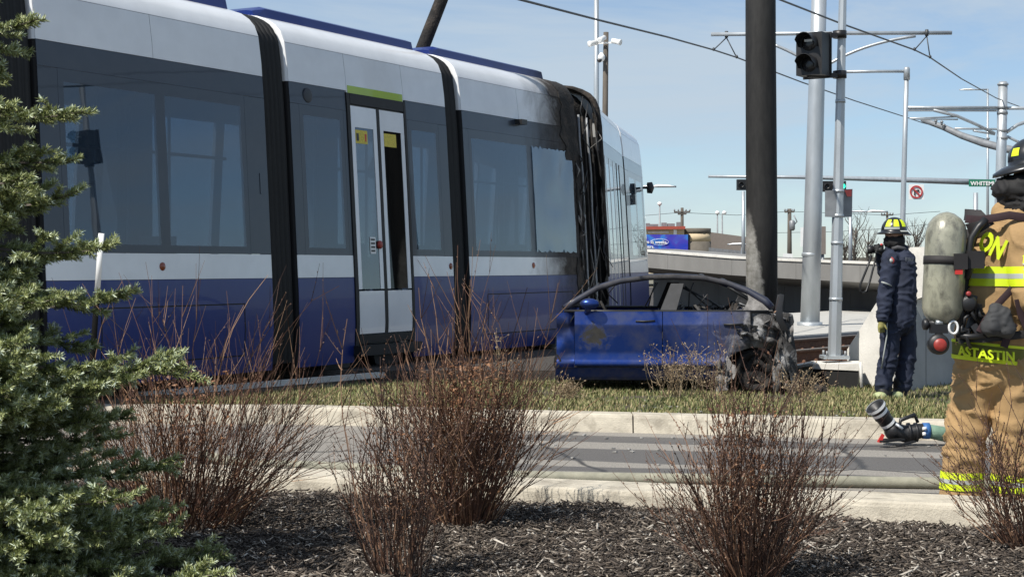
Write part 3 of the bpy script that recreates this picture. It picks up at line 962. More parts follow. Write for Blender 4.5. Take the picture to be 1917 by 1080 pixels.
for y in (358, 404, 190, 560, 455):
    mb = MB(); f = (672 - y) / 732; mb.lathe(at(1562 + 17 * f, y + 3, 17.6), (.02, 0, 1), [(0, .078 - .034 * f), (.035, .078 - .034 * f)], 12); mb.build('strap_band', m_galv, sp)
# footing
ft = thing('signal_footing', 'black wrapped concrete footing under the signal post', 'footing', at(1560, 730, 17.5))
mb = MB(); mb.prism([at(1519, 690, 17.45), at(1607, 694, 17.1), at(1606, 738, 17.1), at(1519, 736, 17.45)], V(.12, .5, 0)); mb.build('wrap', m_rubber, ft)
mb = MB(); mb.prism([at(1521, 681, 17.42), at(1608, 681, 17.08), at(1608, 694, 17.08), at(1521, 690, 17.42)], V(.12, .55, 0)); mb.build('cap', m_white_conc, ft)
sb = thing('footing_stub', 'stained low concrete stub beside the wrecked tail of the car', 'footing', at(1500, 725, 17.6))
mb = MB(); mb.prism([at(1474, 692, 17.9), at(1518, 683, 17.6), at(1518, 727, 17.6), at(1474, 727, 17.9)], V(.1, .3, 0)); mb.build('stub', m_concrete, sb)
mb = MB(); mb.prism([at(1474, 688, 17.85), at(1519, 679, 17.55), at(1519, 684, 17.55), at(1474, 693, 17.85)], V(.1, .4, 0)); mb.build('top_slab', m_white_conc, sb)

# overhead contact wires
def wire(label, pts, r=.011):
    mb = MB(); mb.tube(pts, r, 6)
    tag(mb.build('overhead_wire', m_wire), label, 'wire')
wire('overhead wire crossing from top centre to the far right arms, lower of two', [at(700, -75, 12), at(970, -1, 17), at(1120, 38, 20.3), at(1250, 70, 24), at(1336, 94, 27.6), at(1379, 108, 28.8), at(1500, 154, 33), at(1600, 189, 39), at(1703, 222, 46), at(1726, 230, 50), at(1850, 262, 60)], .014)
wire('overhead wire running above the signal to the right edge, upper of two', [at(1180, -120, 12), at(1460, 0, 20), at(1570, 43, 23), at(1712, 94, 27.1), at(1741, 108, 28.3), at(1800, 148, 34), at(1865, 184, 42), at(1917, 203, 52), at(1990, 228, 66)], .014)

# traffic signal mast arm far behind
ma_ = thing('traffic_mast_arm', 'long horizontal traffic mast arm with signs beyond the catenary masts', 'mast arm', at(1885, 560, 66))
mb = MB(); mb.tube([at(1326, 330.5, 66), at(1500, 332, 66), at(1700, 337, 66), at(1886, 343, 66)], [.055, .075, .11, .14], 12); mb.build('arm', m_galv, ma_)
mb = MB(); mb.tube([at(1886, 575, 66), at(1886, 320, 66)], [.18, .13], 14); mb.build('post', m_galv, ma_)
m_green = M('sign_green', (.012, .17, .10), .5, var=.08)
mb = MB(); mb.prism([at(x, y, 65.7) for x, y in ((1814, 336), (1905, 337), (1905, 350), (1814, 349.5))], V(0, .03, 0)); sg = mb.build('street_sign', m_green, ma_)
text_obj('street_name', 'WHITEMUD', .235, at(1817, 347.2, 65.68), (1, 0, 0), (0, 0, 1), m_white, sg, .004, .006)
mb = MB(); mb.prism([at(x, y, 65.7) for x, y in ((1701.5, 345.5), (1729.5, 345.5), (1729.5, 373.5), (1701.5, 373.5))], V(0, .03, 0)); nt = mb.build('no_turn_sign', m_white, ma_)
mb = MB()
c = at(1715.5, 359.5, 65.66)
rows = []
for k in range(33):
    a_ = 2 * math.pi * k / 32
    e = V(math.cos(a_), 0, math.sin(a_))
    rows.append([c + e * .265, c + e * .205])
mb.grid(rows, False, V(0, .01, 0)); mb.build('red_ring', M('sign_red', (.42, .03, .03), .5), nt)
mb = MB(); mb.beam(c + V(-.165, -.012, .165), c + V(.165, -.012, -.165), .012, .05, V(0, 1, 0).cross(V(1, 0, -1)).normalized()); mb.build('red_bar', M('sign_red_bar', (.42, .03, .03), .5), nt)
mb = MB(); mb.box(c + V(-.07, .004, -.05), (.05, .008, .20)); mb.box(c + V(.0, .004, .055), (.14, .008, .05)); mb.prism([c + V(.05, .0, .12), c + V(.15, .0, .055), c + V(.05, .0, -.01)], V(0, .008, 0)); mb.build('arrow', m_black, nt)
def far_signal(x, y, lit):
    s_ = MB(); s_.prism([at(a, b, 65.9) for a, b in ((x - 22, y - 10), (x + 22, y - 10), (x + 22, y + 10), (x - 22, y + 10))], V(0, .25, 0))
    h = s_.build('signal_box', m_black, ma_)
    for k in (-1, 0, 1):
        mb = MB(); mb.lathe(at(x + k * 14.5, y, 65.9), (0, -1, 0), [(0, .115), (.10, .115), (.10, .10), (.02, .095), (.02, .0)], 14)
        mb.build('lamp', emit('green_lamp', (.02, .75, .45), 1.6) if (lit and k == 1) else m_black, h)
far_signal(1562, 349, True)
far_signal(1402, 346, False)

# ------------------------------------------------------------------ background things
mb = MB(); mb.tube([at(1116.5, 560, 33), at(1116.5, 170, 33), at(1116.5, -30, 33)], [.06, .055, .05], 12)
tag(mb.build('steel_pole', m_galv), 'tall thin pale steel pole behind the tram beside the camera post', 'pole')
cp = thing('camera_post', 'brown wooden post carrying white surveillance cameras behind the tram', 'post', at(1133, 560, 31))
mb = MB(); mb.tube([at(1132.5, 560, 31), at(1133, 200, 31), at(1134.5, 61, 31)], [.06, .055, .05], 12); mb.build('post', m_wood, cp)
mb = MB(); mb.beam(at(1108, 82, 31), at(1156, 80, 30.8), .03, .03); mb.build('cross_bracket', m_white, cp)
for x, y, dx in ((1152, 78, 1), (1112, 81, -1), (1128, 73, -.4)):
    mb = MB(); d = V(dx, -.6, -.3).normalized(); p = at(x, y, 30.8); mb.lathe(p - d * .08, d, [(0, .03), (.01, .05), (.15, .05), (.16, .058), (.2, .058), (.2, .03)], 12); mb.build('camera', m_white, cp)
mb = MB(); mb.lathe(at(1126, 105, 30.8), (0, 0, -1), [(-.06, .02), (0, .07), (.05, .07), (.09, .05), (.12, .01)], 14); mb.build('dome_camera', m_white, cp)
mb = MB(); mb.lathe(at(1122, 112, 30.75), (0, 0, -1), [(0, .05), (.04, .04), (.06, .01)], 12); mb.build('dome_lens', m_black, cp)

m_tan = M('tan_stucco', (.50, .40, .26), .8, var=.08, scale=2)
m_brick = M('brown_block', (.12, .105, .085), .9, var=.15, scale=4)
m_roofred = M('red_trim', (.34, .07, .045), .6, var=.1)
m_brown = M('brown_cladding', (.20, .17, .15), .8, var=.08)
bz = 110
bl = thing('shop_building', 'tan shop with red trim and round brick turret beyond the guideway', 'building', at(1290, 520, bz))
mb = MB(); mb.prism([at(x, y, bz) for x, y in ((1150, 430), (1281, 427), (1281, 512), (1150, 512))], V(0, 14, 0)); wl_ = mb.build('wall', m_tan, bl)
mb = MB(); mb.prism([at(x, y, bz - .3) for x, y in ((1150, 425), (1283, 423.5), (1283, 429), (1150, 430.5))], V(0, 14.6, 0)); mb.build('roof_trim', m_roofred, bl)
mb = MB(); mb.prism([at(x, y, bz - .1) for x, y in ((1261, 430), (1267, 430), (1267, 480), (1261, 480))], V(0, .3, 0)); mb.build('pilaster', m_white, bl)
mb = MB(); mb.prism([at(x, y, bz - .08) for x, y in ((1213, 433), (1252, 432.5), (1252, 437), (1213, 437))], V(0, .1, 0)); mb.build('sign_lettering_panel', M('pale_sign', (.6, .52, .45), .7), bl)
R = 26 / F * bz
tc = at(1305, 500, bz + 1.0)
zz = lambda y: EYE + (HZ - y) / F * bz
mb = MB(); mb.lathe(V(tc.x, tc.y, 0), (0, 0, 1), [(0, R), (zz(452), R)], 28); mb.build('turret_base', m_brick, bl)
mb = MB(); mb.lathe(V(tc.x, tc.y, zz(452)), (0, 0, 1), [(0, R * .985), (zz(437) - zz(452), R * .985)], 28); mb.build('turret_band', m_tan, bl)
mb = MB(); mb.lathe(V(tc.x, tc.y, zz(437)), (0, 0, 1), [(0, R), (zz(427) - zz(437), R), (zz(427) - zz(437), R * .9)], 28); mb.build('turret_top', m_brick, bl)
mb = MB(); mb.prism([at(x, y, bz + 3) for x, y in ((1325, 434), (1430, 448), (1430, 512), (1325, 512))], V(0, 12, 0)); mb.build('side_wing', m_brown, bl)
for k, (x_, w_, h_) in enumerate(((1212, .30, .22), (1224, .6, .16), (1243, .35, .26), (1256, .5, .2), (1270, .25, .3))):
    mb = MB(); mb.box(at(x_, 424, bz + 2) + V(0, 0, h_ / 2), (w_, .5, h_)); mb.build('roof_unit', m_galv_d, bl)
fn = thing('privacy_fence', 'grey slatted fence below the brown wing of the shop', 'fence', at(1360, 505, 92))
for k in range(30):
    x = 1328 + k * 2.6
    mb = MB(); mb.box(at(x, 484 + k * .25, 92), (.065, .03, 1.25)); mb.build('slat', m_galv_d, fn)
for dy in (474, 492):
    mb = MB(); mb.beam(at(1326, dy, 92.05), at(1406, dy + 8, 92.05), .05, .07); mb.build('fence_rail', m_galv_d, fn)

# billboard
def bill_mat():
    m, N, L, b = newmat('billboard_print')
    geo = N.new('ShaderNodeNewGeometry')
    f = noise_node(N, L, geo.outputs['Position'], .9, 3, .5, 1.2)
    c = ramp(N, L, f, .35, (.015, .04, .42), .68, (.02, .26, .68), (.5, (.06, .045, .40)))
    L.new(c, b.inputs['Base Color']); b.inputs['Roughness'].default_value = .45
    return m
bb = thing('billboard', 'bright blue billboard with white lettering left of the round turret', 'billboard', at(1245, 480, 80))
mb = MB(); mb.prism([at(x, y, 80) for x, y in ((1140, 438.5), (1288, 439.5), (1288, 478), (1140, 474))], V(0, .25, 0)); pn = mb.build('panel', bill_mat(), bb)
mb = MB(); mb.prism([at(x, y, 80.05) for x, y in ((1288.3, 438.5), (1292.5, 440), (1292.5, 478), (1288.3, 478))], V(0, .4, 0)); mb.build('edge_frame', m_black, bb)
mb = MB(); mb.tube([at(1240, 474, 80.3), at(1240, 515, 80.3)], .2, 10); mb.build('support', m_galv_d, bb)
text_obj('lettering', 'Move in weeks,', .225, at(1249.5, 456.2, 79.97), (1, 0, -.02), (0, 0, 1), m_white, bb, .004, .006, 'RIGHT')
text_obj('lettering', 'not years.', .225, at(1225, 464.6, 79.97), (1, 0, -.02), (0, 0, 1), m_white, bb, .004, .006, 'RIGHT')
mb = MB(); c = at(1235, 453, 79.96)
mb.tube([c + V(math.cos(a) * .44, 0, math.sin(a) * .15) for a in [2 * math.pi * k / 24 for k in range(25)]], .009, 6, False); mb.build('ring_print', m_white, bb)

# utility poles, street lamps, masts against the sky
def upole(label, x, y0, y1, Z, arms, r=.13):
    t = thing('utility_pole', label, 'utility pole', at(x, y1, Z))
    mb = MB(); mb.tube([at(x, y1, Z), at(x, y0, Z)], [r, r * .7], 10); mb.build('pole', m_wood, t)
    for (ay, half) in arms:
        mb = MB(); mb.beam(at(x - half, ay, Z - .1), at(x + half, ay - .5, Z - .1), .1, .12); ca = mb.build('crossarm', m_wood, t)
        for k in (-1, -.5, .5, 1):
            mb = MB(); mb.lathe(at(x + half * k * .95, ay - 1, Z - .1), (0, 0, 1), [(0, .05), (.12, .07), (.2, .03)], 8); mb.build('insulator', m_galv_d, t)
    return t
u = upole('dark utility pole with crossarms above the round turret', 1277, 389, 520, 130, ((397, 15), (401, 8)), .17)
u = upole('leaning looking utility pole with crossarm right of the charred pole', 1478, 391, 520, 120, ((397, 9),), .2)
mb = MB(); mb.lathe(at(1483, 412, 119.5), (0, 0, -1), [(0, .1), (.1, .22), (.7, .22), (.8, .1)], 10); mb.build('transformer', m_galv_d, u)
mb = MB(); mb.tube([at(1486, 403, 119.6), at(1492, 415, 119.6), at(1484, 424, 119.8)], .05, 6); mb.build('bracket', m_galv_d, u)
u = upole('thin utility pole top between the signal post and navy helmet', 1661, 398, 520, 140, ((403, 11),), .14)
def wirefar(pts, label, Z):
    mb = MB(); mb.tube([at(x, y, Z) for x, y in pts], .02, 5)
    tag(mb.build('power_line', m_wire), label, 'power line', 'power lines along the horizon')
wirefar([(1180, 406), (1262, 399), (1292, 399), (1380, 403), (1478, 396), (1560, 399), (1661, 403), (1760, 396)], 'upper thin power line strung between the far utility poles', 130)
wirefar([(1450, 436), (1560, 434), (1661, 428), (1760, 418)], 'lower thin power line right of the charred pole', 135)
def antenna(x, y, Z, label, lamp=0):
    t = thing('slender_mast', label, 'mast', at(x, 520, Z))
    mb = MB(); mb.tube([at(x, 520, Z), at(x, y, Z)], [.09, .05], 8); mb.build('pole', m_galv_d, t)
    mb = MB(); mb.lathe(at(x + lamp * 4, y + 2, Z), (0, 0, 1), [(0, .08), (.1, .18), (.22, .18), (.3, .05)], 10); mb.build('head', m_white, t)
antenna(1235, 383, 125, 'slender mast with small head above the shop roof, left of the utility pole')
antenna(1343, 400, 125, 'slender mast above the brown wing, left of a pair')
antenna(1352, 400, 125, 'slender lamp mast above the brown wing, right of a pair', 1)
def streetlamp(label, x, y, x2, Z, post_x=None, y1=520):
    t = thing('street_lamp', label, 'street lamp', at(post_x if post_x else x2, y1, Z))
    px = post_x if post_x else x2
    mb = MB(); mb.tube([at(px, y1, Z), at(px, y - 1, Z)], [.1, .06], 10); mb.build('post', m_galv, t)
    mb = MB(); mb.tube([at(px, y, Z), at(x, y + .5, Z)], [.05, .035], 8); mb.build('arm', m_galv, t)
    s_ = 1 if x2 > x else -1
    mb = MB(); p0 = at(x, y + .8, Z); mb.tube([p0, p0 + V(s_ * .25, 0, .02), p0 + V(s_ * .7, 0, .03), p0 + V(s_ * .9, 0, 0)], [.02, .10, .12, .05], 10, flat=(V(0, 0, 1), .5)); mb.build('lamp_head', m_white, t)
streetlamp('street lamp arm reaching right of the tram nose', 1266, 349, 1190, 60)
streetlamp('street lamp with long arm above the far gantry at right', 1796, 168, 1846, 95, 1849, 520)
streetlamp('small white street lamp in front of the brown shop wing', 1362, 457, 1390, 75, 1390, 500)
streetlamp('street lamp just right of the sign plates', 1662, 396, 1592, 70, 1592, 520)
mb = MB(); mb.tube([at(1826.5, 560, 60), at(1826.5, 361, 60)], [.10, .09], 12)
tag(mb.build('bare_post', m_galv), 'short grey post top left of the hooded firefighter', 'post')
mb = MB(); mb.tube([at(1391.5, 520, 68), at(1391.5, 358, 68)], [.08, .07], 10)
tag(mb.build('bare_post', m_galv), 'thin pale post hugging the left edge of the charred pole', 'post')
ss = thing('speed_sign', 'white speed limit sign reading 60 behind the guideway edge', 'sign', at(1475, 510, 60))
mb = MB(); mb.prism([at(x, y, 60) for x, y in ((1466, 475), (1484, 475), (1484, 500), (1466, 500))], V(0, .02, 0)); mb.build('plate', m_white, ss)
text_obj('number', '60', .30, at(1475, 492.5, 59.97), (1, 0, 0), (0, 0, 1), m_black, ss, .004, .01, 'CENTER')
mb = MB(); mb.tube([at(1475, 474, 60.05), at(1475, 520, 60.05)], .03, 8); mb.build('post', m_galv_d, ss)
kb = thing('notice_board', 'white and brown notice board half hidden by the pale mast', 'sign', at(1522, 510, 50))
mb = MB(); mb.prism([at(x, y, 50) for x, y in ((1499, 426), (1512, 424), (1512, 462), (1499, 462))], V(0, .05, 0)); mb.build('plate', m_white, kb)
mb = MB(); mb.prism([at(x, y, 50) for x, y in ((1534, 424), (1546, 424), (1546, 476), (1534, 476))], V(0, .05, 0)); mb.build('plate', m_brown, kb)
mb = MB(); mb.tube([at(1540, 476, 50.1), at(1540, 520, 50.1)], .05, 8); mb.build('post', m_galv_d, kb)
mb = MB(); mb.beam(at(1500, 440, 50.08), at(1545, 440, 50.08), .04, .06); mb.build('crossbar', m_galv_d, kb)

# bare trees beyond the guideway
def twig_tree(x, Z, h, seed, label):
    rg = random.Random(seed)
    t = thing('bare_tree', label, 'tree', at(x, 505, Z), 'leafless trees on the horizon')
    mb = MB(); br = MB()
    base = at(x, 505, Z); base.z = .5
    mb.tube([base, base + V(.05, 0, h * .5), base + V(.1, 0, h * .8)], [.09, .06, .02], 6); mb.build('trunk', m_wood, t)
    for k in range(26):
        z0 = rg.uniform(.25, .75) * h
        a = rg.uniform(0, 6.28); l = rg.uniform(.25, .5) * h
        p0 = base + V(.05, 0, z0); d = V(math.cos(a) * .6, math.sin(a) * .6, .8)
        p1 = p0 + d * l * .5; p2 = p0 + V(d.x * .8, d.y * .8, d.z * 1.1) * l
        br.tube([p0, p1, p2], [.03, .02, .006], 4, False)
        for q_ in range(4):
            s0 = p0.lerp(p2, rg.uniform(.3, .9)); br.tube([s0, s0 + V(rg.uniform(-.4, .4), rg.uniform(-.4, .4), rg.uniform(.2, .6)) * l * .5], [.012, .004], 3, False)
    br.build('crown', m_wood, t)
twig_tree(1598, 85, 3.6, 1, 'leafless tree showing between the signal post and navy helmet')
twig_tree(1623, 95, 2.9, 2, 'small leafless tree just left of the raised camera')
twig_tree(1712, 80, 3.0, 3, 'leafless tree right of the navy helmet')
twig_tree(1580, 100, 2.6, 4, 'low leafless tree right behind the signal post')
hd = MB()
hr = []
for j in range(60):
    x = 1120 + j * 25
    hgt = 494 + 4 * mnoise.noise(V(j * .5, 0, 0))
    hr.append([at(x, 512, 190), at(x, hgt - (12 if x > 1440 else 0), 190), at(x, hgt - (12 if x > 1440 else 0), 196), at(x, 512, 198)])
hd.grid(hr, False)
tag(hd.build('terrain', M('far_trees', (.13, .12, .10), .95, var=.4, scale=.8)), kind='structure')

# ------------------------------------------------------------------ the tram
fire_c = (1.10, 24.25)
m_tw = sooty('tram_white', (.78, .79, .80), .30, .5, fire_c, .9, 1.9, soot=(.016, .012, .009))
m_tb = sooty('tram_blue', (.005, .021, .155), .36, .20, fire_c, .35, 1.5)
m_tg = sooty('tram_grey', (.019, .028, .044), .36, .36, fire_c, .9, 1.9)
m_tw4 = sooty('tram_white_smoked', (.55, .56, .55), .35, .8, fire_c, .5, 2.4)
m_tg4 = sooty('tram_grey_smoked', (.20, .22, .24), .35, .5, fire_c, .5, 2.4)
m_glass = glassmat('tram_glass', (.40, .48, .57), .078, .012, .03, (.040, .064, .095), .40)
m_glass_f = glassmat('tram_glass_clear', (.85, .9, .93), .04, .012, 0, (.05, .05, .05), .05)
m_glass_l = glassmat('tram_glass_loose', (.4, .45, .5), .13, .05, .10, (.11, .135, .165), .5)
m_dglass = glassmat('door_glass', (.30, .34, .38), .12)
m_dark_in = M('tram_interior', (.24, .26, .28), .7, var=.1)
m_seat = M('seat_fabric', (.06, .09, .16), .8, var=.2)
m_lightin = M('interior_panel', (.34, .36, .38), .5, var=.05)
m_lime = M('lime_strip', (.36, .50, .02), .35, var=.05, coat=.5)
m_yellow = M('yellow_sticker', (.62, .50, .05), .5, var=.3, scale=60)
m_amber = M('amber_reflector', (.25, .045, .01), .25, var=.2, coat=.6)

PROF = [(.24, .015), (.7, .035), (1.1, .022), (1.5, 0), (2.3, -.045), (3.2, -.10), (3.6, -.135), (3.88, -.175), (4.0, -.225), (4.08, -.30), (4.15, -.41), (4.20, -.56), (4.23, -.74)]
def prof(z):
    if z <= PROF[0][0]: return PROF[0][1]
    for (a, oa), (b, ob) in zip(PROF, PROF[1:]):
        if z <= b: return oa + (ob - oa) * (z - a) / (b - a)
    return PROF[-1][1]
class Frame:
    def __init__(s, O, d):
        s.O = Vector(O); s.d = Vector(d).normalized(); s.n = V(s.d.y, -s.d.x, 0)
    def P(s, t, z, out=0.):
        return s.O + s.d * t + s.n * (prof(z) + out) + V(0, 0, z)
    def Q(s, t, z, off):          # free offset from the reference plane
        return s.O + s.d * t + s.n * off + V(0, 0, z)
TZ = lambda x: 36500.0 / (2600.0 - x)
def tpt(x):
    Z = TZ(x); return V((x - 958.5) / F * Z, Z, 0)
OA = tpt(500); dA = (tpt(1000) - tpt(200)).normalized()
FA = Frame(OA, dA)
def tt(x): return (tpt(x) - OA).dot(dA)
WID = 2.6
tram = thing('tram', 'blue and white low floor tram jackknifed across its tracks with a burnt joint', 'tram', (OA.x - 1.2, OA.y + .6, .2))

def zlist(z0, z1):
    zs = [z0] + [p[0] for p in PROF if z0 + .01 < p[0] < z1 - .01] + [z1]
    out = []
    for a, b in zip(zs, zs[1:]):
        n = max(1, int((b - a) / .12)) if a > 3.8 else max(1, int((b - a) / .35))
        out += [a + (b - a) * k / n for k in range(n)]
    return out + [z1]

def panel(fr, name, t0, t1, z0, z1, mat, parent, out=0., thick=.03, gap=.004, nt=None):
    t0 += gap; t1 -= gap; z0 += gap * .6; z1 -= gap * .6
    n = nt or max(1, int((t1 - t0) / .5))
    rows = [[fr.P(t0 + (t1 - t0) * i / n, z, out) for i in range(n + 1)] for z in zlist(z0, z1)]
    mb = MB(); mb.grid(rows, True, fr.n * -thick)
    return mb.build(name, mat, parent)

def shell(fr, t0, t1, far_wins, near_open):
    """carcass behind the cladding: floor, ceiling, inner walls, far side with window openings, end frames"""
    mb = MB()
    ax = (fr.d, -fr.n, V(0, 0, 1))
    tm = (t0 + t1) / 2; L = t1 - t0
    mb.box(fr.Q(tm, .50, -WID / 2), (L, WID - .12, .12), ax)
    mb.box(fr.Q(tm, 3.52, -WID / 2), (L, WID - .35, .06), ax)
    for te in (t0 + .04, t1 - .04):
        mb.box(fr.Q(te, 2.0, -WID + .30), (.05, .30, 3.1), ax)
    def wall(z0, z1, a, b):
        rows = [[fr.P(a, z, -.05), fr.P(b, z, -.05)] for z in zlist(z0, z1)]
        mb.grid(rows, False, fr.n * -.03)
    if not near_open: wall(.27, 1.44, t0, t1)
    wall(3.24, 4.2, t0, t1)
    return mb

def far_side(fr, t0, t1, wins, parent):
    mb = MB()
    def fq(t, z): return fr.O + fr.d * t + fr.n * (-WID - prof(z)) + V(0, 0, z)
    def strip(a, b, z0, z1):
        rows = [[fq(a, z), fq(b, z)] for z in zlist(z0, z1)]
        mb.grid(rows, True, fr.n * .05)
    strip(t0, t1, .25, 1.5); strip(t0, t1, 3.2, 4.23)
    e = t0
    for a, b in wins:
        strip(e, a, 1.5, 3.2); e = b
    strip(e, t1, 1.5, 3.2)
    o = mb.build('far_side_wall', m_tw, parent)
    for a, b in wins:
        g_ = MB(); g_.grid([[fq(a, z), fq(b, z)] for z in zlist(1.5, 3.2)], True, fr.n * .008); g_.build('far_window_pane', m_glass_f, parent)
    # roof
    r_ = MB()
    rows = []
    for i in range(3):
        t = t0 + (t1 - t0) * i / 2
        rows.append([fr.Q(t, 4.23, -.74), fr.Q(t, 4.26, -1.3), fr.Q(t, 4.23, -WID + .74)])
    r_.grid(rows, True, V(0, 0, -.04)); r_.build('roof_deck', m_tw, parent)

def interior(fr, t0, t1, parent, seats=True):
    ax = (fr.d, -fr.n, V(0, 0, 1))
    if seats:
        t = t0 + .55
        while t < t1 - .5:
            for off in (-.45, -2.1):
                s_ = MB()
                s_.box(fr.Q(t, .95, off), (.44, .44, .09), ax)
                s_.box(fr.Q(t - .24, 1.32, off), (.07, .44, .72), ax)
                s_.box(fr.Q(t, .73, off), (.3, .3, .36), ax)
                s_.build('seat', m_seat if off < -1 else m_lightin, parent)
            t += .86
    for t in (t0 + .5, (t0 + t1) / 2 + .1, t1 - .45):
        p_ = MB(); p_.tube([fr.Q(t, .5, -1.05), fr.Q(t, 3.5, -1.05)], .018, 8); p_.build('grab_pole', m_galv, parent)
    p_ = MB(); p_.tube([fr.Q(t0 + .1, 2.55, -.55), fr.Q(t1 - .1, 2.55, -.55)], .018, 8); p_.build('grab_rail', m_galv, parent)

def bellows(fr, t0, t1, n, parent, mat, name='bellows'):
    mb = MB()
    zs = [.30 + i * .12 for i in range(32)]
    zs = [z for z in zs if z < 3.85] + [3.88, 3.95, 4.02, 4.08, 4.13, 4.17, 4.20, 4.22]
    rows = []
    k = n * 4
    for i in range(k + 1):
        t = t0 - .02 + (t1 - t0 + .04) * i / k
        o = -.035 - .055 * (1 - abs(((i / 4.0) % 1) * 2 - 1)) ** .7
        rows.append([fr.P(t, z, o + .006 * mnoise.noise(V(i * .7, z * 1.3, 0))) for z in zs] + [fr.Q(t, 4.20 + o, -1.3), fr.Q(t, 4.12, -WID + .6), fr.Q(t, 3.2, -WID + .12), fr.Q(t, .4, -WID + .05)])
    mb.grid(rows, True)
    return mb.build(name, mat, parent)

def module(fr, t0, t1, wins, name_lbl, front=True, door=None, upper_splits=(), mats=None, blue_h=(.24, 1.241)):
    W_, B_, G_ = mats or (m_tw, m_tb, m_tg)
    no = [(t0, door[0]), (door[1], t1)] if door else None
    body = shell(fr, t0, t1, wins, no).build('car_module', m_dark_in, tram)
    fw = [(t0 + .35, (t0 + t1) / 2 - .08), ((t0 + t1) / 2 + .08, t1 - .35)]
    far_side(fr, t0, t1, fw, body)
    if no:
        for a, b in no:
            iw = MB(); iw.grid([[fr.P(a, z, -.05), fr.P(b, z, -.05)] for z in zlist(.27, 1.44)], False, fr.n * -.03); iw.build('inner_wall', m_dark_in, body)
    panel(fr, 'roof_cove', t0, t1, 3.88, 4.23, W_, body)
    e = t0
    for s_ in list(upper_splits) + [t1]:
        panel(fr, 'upper_panel', e, s_, 3.44 if not (door and abs(e - door[0]) < .05) else 3.40, 3.88, W_, body); e = s_
    segs = [(t0, t1)] if not door else [(t0, door[0] - .03), (door[1] + .03, t1)]
    for a, b in segs:
        panel(fr, 'cornice_panel', a, b, 3.20, 3.44, G_, body)
        panel(fr, 'sill_panel', a, b, 1.241, 1.5, W_, body)
        panel(fr, 'skirt_panel', a, b, .24, 1.241, B_, body)
        e = a
        for (x, y) in [w for w in wins if a <= w[0] < b]:
            if x - e > .02: panel(fr, 'window_pillar', e, x, 1.5, 3.20, G_, body, gap=.003)
            # glazing with dark printed border
            panel(fr, 'window_border', x, x + .07, 1.5, 3.2, G_, body, gap=.0)
            panel(fr, 'window_border', y - .07, y, 1.5, 3.2, G_, body, gap=.0)
            panel(fr, 'window_border', x + .07, y - .07, 1.5, 1.58, G_, body, gap=.0)
            panel(fr, 'window_border', x + .07, y - .07, 3.08, 3.2, G_, body, gap=.0)
            panel(fr, 'window_pane', x + .07, y - .07, 1.58, 3.08, m_glass, body, thick=.008, gap=.0)
            e = y
        if b - e > .02: panel(fr, 'window_pillar', e, b, 1.5, 3.20, G_, body, gap=.003)
    # bright bevelled end edges
    for tE, s_ in ((t0, -1), (t1, 1)):
        rows = [[fr.P(tE, z, -.002), fr.P(tE + s_ * .012, z, -.03), fr.P(tE + s_ * .012, z, -.16)] for z in zlist(3.44, 4.23)]
        m1 = MB(); m1.grid(rows, False); m1.build('end_edge', W_, body)
        rows = [[fr.P(tE, z, -.002), fr.P(tE + s_ * .012, z, -.03), fr.P(tE + s_ * .012, z, -.16)] for z in zlist(.24, 3.44)]
        m1 = MB(); m1.grid(rows, False); m1.build('end_edge', m_gap, body)
    return body

def reflector(fr, t, z, parent):
    mb = MB(); mb.lathe(fr.P(t, z, -.005), fr.n, [(0, .042), (.012, .042), (.02, .03), (.022, .0)], 14); mb.build('reflector', m_amber, parent)

# module ends (by photo column at belt height)
c1 = (tt(84), tt(508)); c2 = (tt(556), tt(848)); c3 = (tt(878), tt(1086)); c0 = (tt(-420), tt(-5))
b0 = module(FA, c0[0], c0[1], [(tt(-330), tt(-190)), (tt(-190), tt(-60))], '')
b1 = module(FA, c1[0], c1[1], [(tt(122), tt(312)), (tt(312), tt(470))], '', upper_splits=(tt(304),))
interior(FA, c1[0], c1[1], b1)
d0, d1 = tt(664), tt(770)
b2 = module(FA, c2[0], c2[1], [(tt(573), tt(655)), (tt(776), tt(832))], '', door=(d0, d1), upper_splits=(d0, d1))
interior(FA, c2[0], c2[1], b2, False)
b3 = module(FA, c3[0], c3[1], [(tt(888), tt(1000)), (tt(1000), tt(1082))], '', upper_splits=(tt(985),))
interior(FA, c3[0], c3[1], b3)
bellows(FA, c0[1], c1[0], 7, tram, m_rubber)
bellows(FA, c1[1], c2[0], 6, tram, m_rubber)
bellows(FA, c2[1], c3[0], 4, tram, m_rubber)
reflector(FA, tt(303), 1.37, b1); reflector(FA, tt(843), 1.37, b2); reflector(FA, tt(998), 1.38, b3)
# blue roof fairings
def fairing(fr, t0, t1, parent, z=4.22, h=.13):
    mb = MB()
    rows = []
    for t in (t0, t0 + .25, t1 - .1, t1):
        hh = h * (.45 if t == t0 else 1)
        rows.append([fr.Q(t, z - .02, -.60), fr.Q(t, z + hh * .75, -.63), fr.Q(t, z + hh, -.72), fr.Q(t, z + hh, -WID + .7), fr.Q(t, z - .02, -WID + .6)])
    mb.grid(rows, False); mb.add(rows[0], [(0, 1, 2, 3, 4)]); mb.add(rows[-1], [(0, 1, 2, 3, 4)])
    mb.build('roof_fairing', m_tb, parent)
fairing(FA, c1[0], c1[1], b1); fairing(FA, c2[0], c2[1] - .02, b2); fairing(FA, c3[0], c3[1] - .05, b3)

